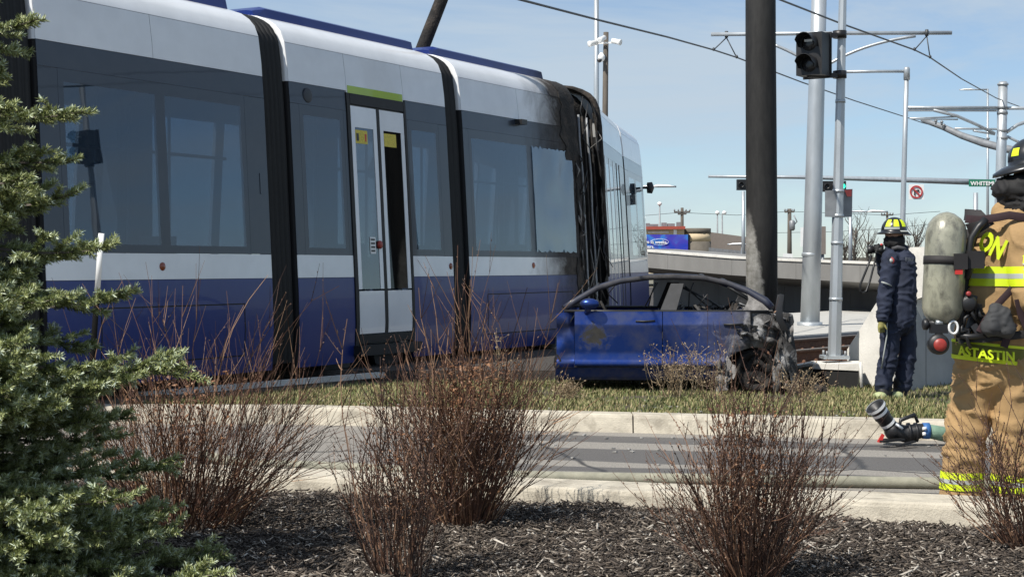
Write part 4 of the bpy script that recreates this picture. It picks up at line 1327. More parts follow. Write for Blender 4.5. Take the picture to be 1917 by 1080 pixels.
# door of the second module
mb = MB()
rows = [[FA.P(d0 - .03, z, .012), FA.P(d1 + .03, z, .012)] for z in zlist(.46, 3.42)]
panel(FA, 'door_frame', d0 - .028, d0 + .045, .30, 3.42, m_rubber, b2, out=.012)
panel(FA, 'door_frame', d1 - .03, d1 + .028, .30, 3.42, m_rubber, b2, out=.012)
panel(FA, 'door_frame', d0 + .045, d1 - .03, 3.29, 3.42, m_rubber, b2, out=.012)
panel(FA, 'door_sill', d0 + .045, d1 - .03, .46, .56, m_rubber, b2, out=.015)
mb = MB(); mb.box(FA.P((d0 + d1) / 2, .38, .03), (d1 - d0 + .1, .16, .12), (FA.d, -FA.n, V(0, 0, 1))); mb.build('step_box', m_rubber, b2)
panel(FA, 'destination_strip', d0 + .02, d1 - .02, 3.415, 3.51, m_lime, b2, out=.006)
dm = (d0 + .045 + d1 - .03) / 2
for (a, b, nm) in ((d0 + .05, dm - .035, 0), (dm + .035, d1 - .035, 1)):
    w_ = .075
    panel(FA, 'door_leaf', a, a + w_, 1.10, 3.27, m_tw, b2, out=.006, gap=0)
    panel(FA, 'door_leaf', b - w_, b, 1.10, 3.27, m_tw, b2, out=.006, gap=0)
    panel(FA, 'door_leaf', a + w_, b - w_, 3.02, 3.27, m_tw, b2, out=.006, gap=0)
    panel(FA, 'door_kick_panel', a, b, .57, 1.08, m_tw, b2, out=.008, gap=.004)
    panel(FA, 'door_pane', a + w_, b - w_, 1.10, 3.02, m_dglass if nm == 0 else glassmat('door_glass_dark', (.05, .05, .05), .015, .02, 0, (.008, .008, .008), .6), b2, out=.0, thick=.006, gap=0)
    panel(FA, 'door_sticker', a + w_ + .01, a + w_ + (.26 if nm == 0 else .28), 2.83, 2.99, m_yellow, b2, out=.004, thick=.003, gap=0)
panel(FA, 'door_meeting_seal', dm - .03, dm + .03, .57, 3.28, m_rubber, b2, out=.010, gap=0)
panel(FA, 'door_label', dm - .30, dm - .18, 1.52, 1.72, m_white, b2, out=.007, thick=.003, gap=0)
for i in range(4):
    panel(FA, 'label_print', dm - .285, dm - .20, 1.545 + i * .045, 1.565 + i * .045, m_black, b2, out=.0095, thick=.002, gap=0)
mb = MB(); mb.lathe(FA.P(dm - .10, 1.63, .004), FA.n, [(0, .05), (.02, .048), (.03, .02)], 14); mb.build('door_button', M('button_red', (.30, .03, .02), .4), b2)
panel(FA, 'sticker_print', d0 + .05 + .10, d0 + .05 + .15, 2.86, 2.95, m_black, b2, out=.0065, thick=.002, gap=0)
panel(FA, 'sticker_print', d0 + .05 + .28, d0 + .05 + .31, 2.86, 2.95, m_red, b2, out=.0065, thick=.002, gap=0)
# small fittings
mb = MB(); mb.lathe(FA.P(tt(590), 3.31, .0), FA.n, [(0, .085), (.008, .085), (.012, .07)], 18); mb.build('speaker_grille', M('grille', (.03, .035, .045), .5), b2)
mb = MB(); mb.box(FA.P(tt(983), 3.40, .05), (.16, .12, .07), (FA.d, -FA.n, V(0, 0, 1))); mb.build('side_camera', m_black, b3)
panel(FA, 'access_hatch', tt(492), tt(500), 2.15, 2.38, m_tg, b1, out=.006)
# access hatch outlines on the skirt
def hatch(fr, a, b, z0, z1, parent):
    for (p, q_, r_, s_) in ((a, b, z1 - .012, z1), (a, b, z0, z0 + .012), (a, a + .012, z0, z1), (b - .012, b, z0, z1)):
        panel(fr, 'hatch_joint', p, q_, r_, s_, m_gap, parent, out=.0025, thick=.004, gap=0)
hatch(FA, tt(185), tt(455), .42, .98, b1)
hatch(FA, tt(910), tt(1070), .45, 1.0, b3)
# running gear
for (x0, x1, bp_) in ((628, 770, b2), (-330, -120, b0)):
    mb = MB()
    ta, tb_ = tt(x0), tt(x1)
    mb.box(FA.Q((ta + tb_) / 2, .28, -.55), (tb_ - ta, .5, .34), (FA.d, -FA.n, V(0, 0, 1)))
    bg = mb.build('bogie_frame', m_rubber, bp_)
    for t in (ta + .28, tb_ - .28):
        mb = MB(); mb.lathe(FA.Q(t, .36, -.30), FA.n, [(0, .28), (.10, .28), (.11, .30), (.13, .30), (.13, .12), (.18, .10), (.2, .02)], 24); mb.build('wheel', m_galv_d, bp_)

# fourth and fifth modules swung away
P4 = V((1115 - 958.5) / F * 25.9 + .175, 25.9, 0); P4b = V((1160 - 958.5) / F * 30.1 + .175, 30.1, 0)
d4 = (P4b - P4).normalized(); P4 = P4 - d4 * .35
FB = Frame(P4, d4)
L4 = (P4b - P4).dot(d4)
FM = (m_tw4, m_tb, m_tg4)
b4 = module(FB, .15, L4 - .08, [(1.0, 1.65), (1.8, 2.4), (2.7, 3.6)], '', mats=FM, upper_splits=(1.2, 2.6))
for t in (1.02, 1.68, 2.36, 3.0, 3.5):
    panel(FB, 'door_post', t, t + .10, .5, 3.2, m_tw4 if t < 3 else m_rubber, b4, out=.006)
FC = Frame(P4b + d4 * .12 + FB.n * .0, (d4 + V(.03, 0, 0)).normalized())
b5 = module(FC, .05, 3.2, [(.6, 1.7), (1.8, 2.9)], '', mats=(m_tw, m_tb, m_tg4), upper_splits=(1.5,))
bellows(FB, L4 - .10, L4 + .14, 3, tram, m_rubber)
# cab nose
def nose(z0, z1, mat, name):
    rows = []
    for z in zlist(z0, z1):
        row = []
        for i in range(13):
            s_ = i / 12 * math.pi / 2
            zz_ = (z - .24) / 4.0
            row.append(FC.P(3.2 + (1.9 - .9 * zz_ ** 2) * math.sin(s_), z, -(1.25 + prof(z)) * (1 - math.cos(s_))))
        for i in range(11, -1, -1):
            s_ = i / 12 * math.pi / 2
            zz_ = (z - .24) / 4.0
            row.append(FC.Q(3.2 + (1.9 - .9 * zz_ ** 2) * math.sin(s_), z, -WID - prof(z) + (1.25 + prof(z)) * (1 - math.cos(s_))))
        rows.append(row)
    mb = MB(); mb.grid(rows, True); mb.build(name, mat, b5)
nose(.24, 1.241, m_tb, 'cab_skirt'); nose(1.241, 1.6, m_tw, 'cab_waist'); nose(1.6, 3.2, m_glass, 'windscreen'); nose(3.2, 4.23, m_tw, 'cab_brow')
mb = MB(); mb.lathe(FC.P(2.9, 2.98, .02), FC.n, [(0, .02), (.10, .025), (.10, .11), (.2, .12), (.24, .02)], 14); mb.build('mirror_pod', m_black, b5)

# burnt joint: charred frames, ragged skins and hanging strips
bj = MB()
zs = [.3 + i * .13 for i in range(29)] + [4.1, 4.16, 4.2]
rows = []
rg = random.Random(5)
n = 14
for i in range(n + 1):
    f = i / n
    row = []
    for z in zs:
        a = FA.P(c3[1] - .06, z, -.05); b = FB.P(.22, z, -.05)
        nz = mnoise.noise(V(i * .8, z * 1.7, 2.0)) * .16 + mnoise.noise(V(i * 2.1, z * 5, 7.0)) * .06
        sag = -.28 * math.sin(f * math.pi) * (.5 + .5 * math.sin(z * .8))
        row.append(a.lerp(b, f) + (FA.n + FB.n).normalized() * (nz + sag - .05) + V(0, 0, -.12 * math.sin(f * math.pi) if z > 3.9 else 0))
    for (z, off) in ((4.15, -1.3), (3.9, -WID + .4), (2.0, -WID + .1), (.4, -WID + .1)):
        a = FA.Q(c3[1] - .06, z, off); b = FB.Q(.22, z, off)
        row.append(a.lerp(b, f) + V(0, 0, -.1 * math.sin(f * math.pi)))
    rows.append(row)
bj.grid(rows, True)
jb = bj.build('burnt_bellows', m_char, tram)
def ragged(fr, t0, t1, z0, z1, mat, seed, out=.015, name='charred_skin', eat=.25, parent=jb, side=1):
    rg = random.Random(seed)
    mb = MB(); rows = []
    n = int((z1 - z0) / .05)
    for i in range(n + 1):
        z = z0 + (z1 - z0) * i / n
        e = eat * (.5 + .9 * mnoise.noise(V(z * 1.6, seed * 3.3, 0)) + .45 * mnoise.noise(V(z * 6.5, seed, 2)))
        a, b = (t0 + max(e, -.1), t1) if side > 0 else (t0, t1 - max(e, -.1))
        rows.append([fr.P(a + (b - a) * k / 5, z, out + .05 * mnoise.noise(V(z * 5, k * 1.3, seed)) * (k / 5 if side > 0 else 1 - k / 5)) for k in range(6)])
    mb.grid(rows, True, fr.n * -.012)
    mb.build(name, mat, parent)
ragged(FA, c3[1] - .50, c3[1] + .12, 2.95, 4.18, m_char, 1, .012)
ragged(FA, c3[1] - .22, c3[1] + .10, .4, 1.5, m_char, 2, .012)
ragged(FA, c3[1] - .12, c3[1] + .14, 1.5, 3.0, m_char, 3, .012)
ragged(FB, -.18, .62, 3.1, 4.22, m_char, 4, .03, side=-1, eat=.3)
ragged(FB, -.12, .50, 1.2, 3.2, m_char, 5, .03, side=-1, eat=.3)
ragged(FB, -.12, .42, .4, 1.3, m_char, 6, .03, side=-1)
m_ashy = M('ash_grey', (.20, .19, .18), .9, var=.5, scale=14, bump=.5)
for k in range(16):
    z = rg.uniform(.8, 3.1); t = c3[1] + rg.uniform(-.02, .12)
    mb = MB(); p0 = FA.P(t, z, .02); l = rg.uniform(.08, .38)
    mb.tube([p0, p0 + V(rg.uniform(-.03, .03), 0, -l * .5) + FA.n * .03, p0 + V(rg.uniform(-.05, .05), 0, -l)], [.012, .03, .004], 5, flat=(FA.n, .3)); mb.build('peeling_strip', m_ashy if k % 2 else m_char, jb)
# burnt arch lip standing proud of the fourth module
mb = MB()
pts = [FB.P(.02 + .03 * mnoise.noise(V(z * 3, 0, 0)), z, .04) for z in (1.2, 1.8, 2.4, 2.9, 3.3, 3.6, 3.88, 4.0, 4.08, 4.15, 4.20, 4.23)] + [FB.Q(.1, 4.3, -1.2)]
mb.tube(pts, [.03, .04, .035, .05, .05, .06, .06, .06, .06, .05, .05, .04, .04], 8); mb.build('burnt_arch', m_char, jb)
# shattered pane of the third module: loose film with a torn upper edge
tw0, tw1 = tt(1000) + .08, tt(1082) - .05
mb = MB(); rows = []
for i in range(25):
    f = i / 24; t = tw0 + (tw1 - tw0) * f
    top = 3.10 - .035 * abs(math.sin(i * 1.9)) - .03 * mnoise.noise(V(i * .9, 0, 0)); bot = 1.56 + .05 * mnoise.noise(V(i * .6, 5, 0)) + .03 * abs(math.sin(i * 1.1))
    rows.append([FA.P(t, bot + (top - bot) * k / 8, .012 + .012 * mnoise.noise(V(f * 3, k * .7, 1))) for k in range(9)])
mb.grid(rows, True); mb.build('torn_window_film', m_glass_l, b3)

for k in range(14):
    z = rg.uniform(1.4, 4.05); f = rg.random(); l = rg.uniform(.25, .9)
    p0 = FA.P(c3[1], z, .02).lerp(FB.P(.1, z, .02), f) + (FA.n + FB.n).normalized() * .04
    mb = MB(); mb.tube([p0, p0 + V(rg.uniform(-.08, .08), -.03, -l * .45), p0 + V(rg.uniform(-.14, .14), -.05, -l)], [.009, .008, .006], 5); mb.build('hanging_wire', m_black if k % 3 else m_ashy, jb)
for k in range(5):
    f = .15 + .17 * k
    pts = [FA.P(c3[1], z, -.03).lerp(FB.P(.15, z, -.03), f) + (FA.n + FB.n).normalized() * (.02 * mnoise.noise(V(k, z * 2, 0))) for z in (.5, 1.0, 1.6, 2.2, 2.8, 3.3, 3.7)]
    mb = MB(); mb.tube(pts, [.018] * 7, 6); mb.build('bent_rib', m_galv_d if k % 2 else m_char, jb)

# ------------------------------------------------------------------ the burnt car
CT = V(2.85, 16.4, 0); CC = V(-.9976, .07, 0).normalized(); CN = V(CC.y, -CC.x, 0)   # CC tail->front, CN points to the camera side
if CN.y > 0: CN = -CN
CW = 1.78
m_car = sooty('car_blue', (.016, .050, .235), .30, .25, (2.85, 16.35), .55, 1.3, metal=.72, film=.45, ash=.7, soot=(.022, .021, .020), extra=((at(1112, 632, 16.5).x, 16.45, at(1112, 632, 16.5).z), .19, (.020, .019, .017)))  # extra darkens the front door: blistered paint plus a painted-in reflection
m_carb = M('burnt_sheet', (.045, .043, .042), .8, var=.5, scale=9, bump=.5, bscale=40, dirt=(.42, .42, .42), dirt_amt=.95, dscale=3.2)
m_carp = M('scorched_pillar', (.018, .0185, .020), .55, var=.4, scale=12)
m_roofc = sooty('car_roof', (.008, .012, .035), .35, .6, (1.6, 16.8), .4, 1.6, soot=(.014, .013, .013))
def cu(x):
    k = (x - 958.5) / F
    return (k * CT.y - CT.x) / (CC.x - k * CC.y)
def cz(x, y):
    u = cu(x); Y = CT.y + CC.y * u
    return EYE + (HZ - y) / F * Y
def C(u, w, z): return CT + CC * u - CN * w + V(0, 0, z)
BULGE = [(.10, -.07), (.20, -.02), (.27, .015), (.345, .055), (.375, .062), (.42, .035), (.60, .045), (.74, .056), (.775, .060), (.79, .055), (.905, .026), (1.0, -.02)]
def bul(z):
    if z <= BULGE[0][0]: return BULGE[0][1]
    for (a, oa), (b, ob) in zip(BULGE, BULGE[1:]):
        if z <= b: return oa + (ob - oa) * (z - a) / (b - a)
    return BULGE[-1][1]
car = thing('burnt_car', 'burnt out blue saloon car with missing glass and wrecked rear on the grass', 'car', C(1.3, .9, .10))
BELT = .905
def plan(u):                      # tail rounds in
    return -.10 * max(0, (.35 - u) / .35) ** 2
def skin(name, u0, u1, zb, zt, mat, far=False, nu=10, crum=0., parent=car, seed=0):
    rows = []
    zs = [.10, .16, .20, .24, .27, .31, .345, .36, .375, .40, .42, .50, .60, .68, .74, .765, .778, .79, .82, .86, .905]
    for i in range(nu + 1):
        u = u0 + (u1 - u0) * i / nu
        b, t = zb(u), zt(u)
        row = []
        for z in zs:
            z2 = min(max(z, b), t)
            o = bul(z2) + plan(u)
            if crum > 0:
                o += crum * mnoise.noise(V(u * 5 + seed, z2 * 6, 1.5)) - crum * .5
            w = -o if not far else CW + o
            row.append(C(u, w, z2))
        rows.append(row)
    mb = MB(); mb.grid(rows, True, (CN * -.02 if not far else CN * .02))
    return mb.build(name, mat, parent)
uB = cu(1240); uA = cu(1068); uR = cu(1378); uF = cu(1036)
top = lambda u: BELT
for far in (False, True):
    skin('front_door', uB + .004, cu(1076), lambda u: .345, top, m_car, far)
    wc, wr = cu(1414), .37
    def arch(u):
        d = (u - wc) / wr
        return .12 + (.42 * math.sqrt(max(0, 1 - d * d)) ** .8 if abs(d) < 1 else .0)
    skin('rear_door', cu(1404), uB - .004, lambda u: max(.345, arch(u)), top, m_car, far, 16)
    skin('front_wing', cu(1075), cu(1042), lambda u: .30, lambda u: BELT - .05 * max(0, (u - cu(1075))) * 2, m_car, far, 8, .10, seed=4)
    skin('rear_quarter', .0, cu(1403), arch, lambda u: BELT - .10 * max(0, (.22 - u) / .22), m_car if far else m_carb, far, 26, .07, seed=9)
    skin('sill', cu(1345), cu(1040), lambda u: .20, lambda u: .335, m_car, far, 8)
# greenhouse rails
rail_px = [(1056, 578), (1077, 564), (1116, 541), (1161, 527), (1213, 520), (1262, 518.5), (1320, 521), (1362, 530), (1401, 545), (1434, 564), (1446, 577)]
rp = [(cu(x), cz(x, y)) for x, y in rail_px]
def inset(z): return .02 + .20 * max(0, (z - BELT) / .37)
for far in (False, True):
    pts = [C(u, inset(z) if not far else CW - inset(z), z) for u, z in rp]
    mb = MB(); mb.tube(pts, [.040, .034, .030, .028, .028, .029, .029, .030, .036, .044, .040], 10, flat=(CN, .8)); mb.build('roof_rail', m_roofc, car)
    # B pillar
    mb = MB()
    rows = []
    for k in range(6):
        f = k / 5
        xa = 1236 + (1257 - 1236) * f; xb = 1266 + (1281 - 1266) * f; y = 582 + (531 - 582) * f
        za = cz(xa, y)
        wv = inset(za) - .005
        rows.append([C(cu(xa), wv if not far else CW - wv, za), C(cu(xb), wv if not far else CW - wv, za)])
    mb.grid(rows, False, CN * (-.08 if not far else .08)); mb.build('centre_pillar', m_carp, car)
    mb = MB()
    rows = [[C(cu(x1), inset(cz(x1, y)) if not far else CW - inset(cz(x1, y)), cz(x1, y)), C(cu(x2), inset(cz(x2, y)) if not far else CW - inset(cz(x2, y)), cz(x2, y))] for x1, x2, y in ((1392, 1447, 582), (1398, 1443, 572), (1403, 1432, 561), (1400, 1415, 549))]
    mb.grid(rows, False, CN * (-.06 if not far else .06)); mb.build('rear_pillar', m_ashy, car)
    mb = MB(); mb.tube([C(cu(x), .0 if not far else CW, BELT + .004) for x in (1056, 1150, 1250, 1350, 1440)], .014, 6); mb.build('belt_moulding', m_black, car)
mb = MB()
rows = []
for u, z in rp[1:9]:
    a = inset(z)
    rows.append([C(u, a + (CW - 2 * a) * k / 6, z + .03 * math.sin(math.pi * k / 6) - .10 * (1 if 3 < rp.index((u, z)) < 8 and 2 <= k <= 4 else 0) * .3) for k in range(7)])
mb.grid(rows[2:6], True, V(0, 0, -.02)); mb.build('roof_panel', m_roofc, car)
for k_ in (2, 6, 7):
    u, z = rp[k_]; a = inset(z)
    mb = MB(); mb.tube([C(u, a + (CW - 2 * a) * q_ / 6, z + .02 * math.sin(math.pi * q_ / 6)) for q_ in range(7)], .025, 8); mb.build('roof_crossmember', m_carp, car)
# floor, firewall, tail panel
mb = MB(); mb.box(C(1.18, CW / 2, .24), (2.2, CW - .15, .10), (CC, -CN, V(0, 0, 1))); mb.build('floor_pan', m_char, car)
mb = MB()
rows = []
for i in range(9):
    w = CW * i / 8
    rows.append([C(.0 + .10 * math.sin(math.pi * i / 8) * -1 + .05 * mnoise.noise(V(i, zz_ * 7, 3)), w, zz_) for zz_ in (.28, .38, .5, .6, .7, .8, .86)])
mb.grid(rows, True, CC * .02); mb.build('tail_panel', m_carb, car)
mb = MB()
rows = [[C(u, .06 + (CW - .12) * i / 8, BELT - .03 - .04 * (1 if u < .2 else 0) + .03 * mnoise.noise(V(u * 6, i * .9, 1))) for i in range(9)] for u in (.02, .12, .25, .40, .52)]
mb.grid(rows, True, V(0, 0, -.02)); mb.build('boot_lid', m_carb, car)
# rear screen frame struts
for w0, w1 in ((.25, .35), (CW - .25, CW - .35)):
    mb = MB(); mb.tube([C(cu(1436), w0, cz(1436, 575)), C(cu(1380), w1, cz(1380, 540))], .018, 6); mb.build('screen_frame', m_carp, car)
# interior wreck: seat frames, wheel, wiring
def seatframe(u, w, rec):
    mb = MB()
    for s_ in (-.2, .2):
        mb.tube([C(u + .2, w + s_, .36), C(u - .15, w + s_, .40), C(u - .3 - rec, w + s_, .98)], .02, 6)
    for z, uu in ((.98, u - .3 - rec), (.72, u - .25 - rec * .6), (.5, u - .18)):
        mb.tube([C(uu, w - .2, z), C(uu, w + .2, z)], .014, 6)
    mb.box(C(u, w, .40), (.42, .44, .07), (CC, -CN, V(0, 0, 1)))
    mb.build('seat_frame', m_char, car)
seatframe(1.55, .45, .10); seatframe(1.55, CW - .45, .12); seatframe(.85, .45, .02); seatframe(.85, CW - .5, .06)
mb = MB(); c = C(1.85, .48, .84); ax_ = (CC * .8 + V(0, 0, -.5)).normalized(); e1 = CN; e2 = ax_.cross(e1)
mb.tube([c + (e1 * math.cos(a) + e2 * math.sin(a)) * .18 for a in [2 * math.pi * k / 20 for k in range(21)]], .015, 6, False); mb.tube([c, c + CC * .3 + V(0, 0, -.1)], .025, 6); mb.build('steering_wheel', m_char, car)
mb = MB(); mb.box(C(2.08, CW / 2, .74), (.26, CW - .2, .24), (CC, -CN, V(0, 0, 1))); mb.build('dashboard', m_char, car)
rgc = random.Random(3)
mb = MB()
for k in range(42):
    u = rgc.uniform(.3, 1.15); w = rgc.uniform(.08, .9); z = rgc.uniform(.86, .98)
    mb.tube([C(u, w, z - .1), C(u + rgc.uniform(-.1, .1), w + rgc.uniform(-.08, .08), z), C(u + rgc.uniform(-.2, .2), w + rgc.uniform(-.1, .1), z - rgc.uniform(0, .12))], rgc.uniform(.008, .022), 5)
mb.build('charred_debris', m_carb, car)
mb = MB()
for k in range(7):
    u = rgc.uniform(.6, 2.2); zt_ = 1.2 if u > .9 else 1.08
    mb.tube([C(u, .25, zt_), C(u + rgc.uniform(-.1, .1), .3, zt_ - .12), C(u + rgc.uniform(-.15, .15), .3, zt_ - rgc.uniform(.18, .34))], .007, 5)
mb.build('hanging_wires', m_black, car)
mb = MB(); mb.tube([C(cu(1275), .35, 1.16), C(cu(1330), .4, 1.02), C(cu(1355), .42, .93)], .012, 5); mb.tube([C(cu(1285), .35, 1.16), C(cu(1310), .4, 1.04), C(cu(1330), .42, .95)], .010, 5); mb.build('bent_trim', m_carp, car)
# door mirror, handles
mb = MB()
c = C(cu(1104), -.12, cz(1104, 568))
ell(c, (.10, .06, .055), (CC, -CN, V(0, 0, 1)))(mb); mb.tube([c + V(0, 0, -.03), C(cu(1098), .0, BELT - .02)], [.03, .035], 8)
mb.build('door_mirror', m_car, car)
for x, y in ((1208, 601), (1372, 607)):
    mb = MB(); z = cz(x, y); mb.tube([C(cu(x - 18), -bul(z) - .004, z), C(cu(x), -bul(z) - .012, z), C(cu(x + 18), -bul(z) - .004, z + .005)], .010, 6); mb.build('door_handle', m_carp, car)
# rear wheel: bare rim and remains of tyre
for w in (.12, CW - .12):
    mb = MB(); cc = C(cu(1416), w + .04, .30)
    mb.lathe(cc, CN, [(0, .10), (.0, .20), (.02, .215), (.12, .21), (.14, .19), (.12, .16), (.06, .14), (.05, .05), (.07, .03), (.07, .005)], 28)
    wh = mb.build('wheel', m_char, car)
    mb = MB()
    for k in range(5):
        a = 2 * math.pi * k / 5 + .3; e = V(0, 0, 1) * math.sin(a) + CC * math.cos(a)
        mb.beam(cc + CN * .06 + e * .03, cc + CN * .09 + e * .18, .03, .02)
    mb.build('rim_spoke', m_char, wh)
# crumpled front
mb = MB(); rows = []
for i in range(12):
    w = .0 + CW * i / 11
    rows.append([C(cu(1042) - .02 + .10 * mnoise.noise(V(i * .7, k * .8, 3)) + .03 * k / 6, w, .16 + (.52 - .16) * k / 6 + .05 * mnoise.noise(V(i, k, 8))) for k in range(7)])
mb.grid(rows, True, CC * -.02); mb.build('crushed_front', m_rubber, car)
mb = MB(); rows = [[C(cu(1075) + .13 * k / 5, CW * i / 10, BELT - .03 - .34 * (k / 5) ** 1.4 + .05 * mnoise.noise(V(i * .8, k * .9, 5))) for k in range(6)] for i in range(11)]
mb.grid(rows, True, V(0, 0, -.02)); mb.build('buckled_bonnet', m_rubber, car)
# torn pieces: hanging liner and peeled bumper strip
mb = MB(); rows = []
for i in range(8):
    f = i / 7
    rows.append([C(cu(1336 + 24 * f + 5 * k + 5 * mnoise.noise(V(i * 1.3, k * 2.1, 4))), -.05 - .07 * mnoise.noise(V(i * 1.1, k * 1.4, 1)), .10 + .34 * f * (1 - .10 * k) + .05 * mnoise.noise(V(i * .9, k * 1.7, 6))) for k in range(5)])
mb.grid(rows, True, CN * -.01); mb.build('torn_arch_liner', m_ashy, car)
mb = MB(); pts = [at(1462, 552, 16.35), at(1458, 575, 16.3), at(1460, 598, 16.28), at(1470, 620, 16.3)]
rows = [[p + V(dx, 0, dz) for dx, dz in ((-.035, 0), (0, .01), (.035, 0))] for p in pts]
mb.grid(rows, True, V(0, .02, 0)); mb.build('peeled_bumper', m_black, car)
mb = MB(); pts = [C(.02, .0, .80), C(-.03, -.02, .65), C(-.06, -.02, .48), C(-.07, .0, .32), C(-.09, .02, .14)]
rows = [[p + CC * (.30 * k / 4) * (1 - .12 * j) + CN * (.05 * math.sin(k / 4 * 3.1) + .03 * mnoise.noise(V(k, j, 0))) for k in range(5)] for j, p in enumerate(pts)]
mb.grid([r_[:3] for r_ in rows], True, CN * -.012); mb.build('bumper_corner', m_carb, car)
def crumple(u, w, z, su, sz, seed, mat, tilt=0.):
    mb = MB(); rows = []
    for i in range(9):
        row = []
        for j in range(9):
            a, b = (i / 8 - .5), (j / 8 - .5)
            r_ = 1 + .35 * mnoise.noise(V(math.atan2(a, b) * 1.5, seed, 0))
            row.append(C(u + a * su * r_ + .02 * mnoise.noise(V(i * .8, j * .8, seed)), w - .16 * mnoise.noise(V(i * .45, j * .5, seed + 5)) - .05 * abs(mnoise.noise(V(i * 1.1, j * 1.3, seed + 9))), z + b * sz * r_ + a * tilt))
        rows.append(row)
    mb.grid(rows, True, CN * -.006); mb.build('crumpled_sheet', mat, car)
for k, a in enumerate(((cu(1462), -.03, .36, .16, .46, m_carb), (cu(1472), -.01, .62, .12, .30, m_ashy), (cu(1440), -.05, .66, .22, .20, m_carb), (cu(1350), -.02, .26, .13, .30, m_ashy), (cu(1398), -.06, .70, .22, .14, m_carb), (cu(1425), .10, .30, .30, .26, m_char), (cu(1448), .02, .80, .20, .12, m_ashy), (cu(1470), .02, .2, .16, .2, m_char))):
    crumple(*a[:5], 3.7 * k + 1, a[5], .1 * (k % 3 - 1))
lit = MB()
for k in range(120):
    x = rgc.gauss(1.2, 1.8); y = Yf(x) - .3 - abs(rgc.gauss(0, 1.3)) if k % 2 else Yf(x) + abs(rgc.gauss(.6, .6))
    if y < Yn(x) + .1 or y > 16: continue
    a_ = rgc.uniform(0, 6.28); s_ = rgc.uniform(.006, .022); zz0 = .008 if k % 2 else verge_z(x, y) + .02
    lit.box((x, y, zz0), (s_ * 2, s_, .008), (V(math.cos(a_), math.sin(a_), .1).normalized(), V(-math.sin(a_), math.cos(a_), 0), V(0, 0, 1)))
tag(lit.build('road_litter', M('litter', (.30, .29, .27), .7, var=.6, scale=40)), 'small pale and dark crash fragments strewn over road and grass', 'debris', kind='stuff')
dbz = MB()
for k in range(26):
    p = at(rgc.uniform(1470, 1540), 728, rgc.uniform(16.2, 17.2)); p.z = .13
    dbz.box(p, (rgc.uniform(.05, .2), rgc.uniform(.03, .1), rgc.uniform(.02, .07)), (Vector((math.cos(k), math.sin(k), .2)).normalized(), V(-math.sin(k), math.cos(k), 0), V(0, 0, 1)))
tag(dbz.build('burnt_debris', m_char), 'black burnt fragments scattered on the ground at the car tail', 'debris', kind='stuff')

# ------------------------------------------------------------------ firefighter materials
m_coat = M('turnout_canvas', (.40, .255, .115), .85, var=.14, scale=5, bump=.5, bscale=300, dirt=(.22, .145, .075), dirt_amt=.4, dscale=3)
m_lime_b = M('lime_band', (.60, .74, .015), .5, var=.08)
m_silver = M('silver_band', (.36, .38, .36), .4, var=.08)
m_navy = M('navy_cotton', (.014, .020, .042), .85, var=.25, scale=7, bump=.25, bscale=160)
m_hood = M('black_hood', (.010, .0095, .010), .8, var=.3, scale=8)
m_helm = M('helmet_black', (.009, .009, .010), .3, var=.2, coat=.5)
m_strap = M('harness_webbing', (.018, .016, .017), .75, var=.3)
m_mar = M('maroon_webbing', (.030, .014, .017), .8, var=.3)
m_skin = M('skin', (.42, .25, .18), .6, var=.1)
m_boot = M('boot_black', (.012, .012, .012), .6, var=.2)
m_limeboot = M('boot_lime', (.36, .40, .20), .6, var=.15)

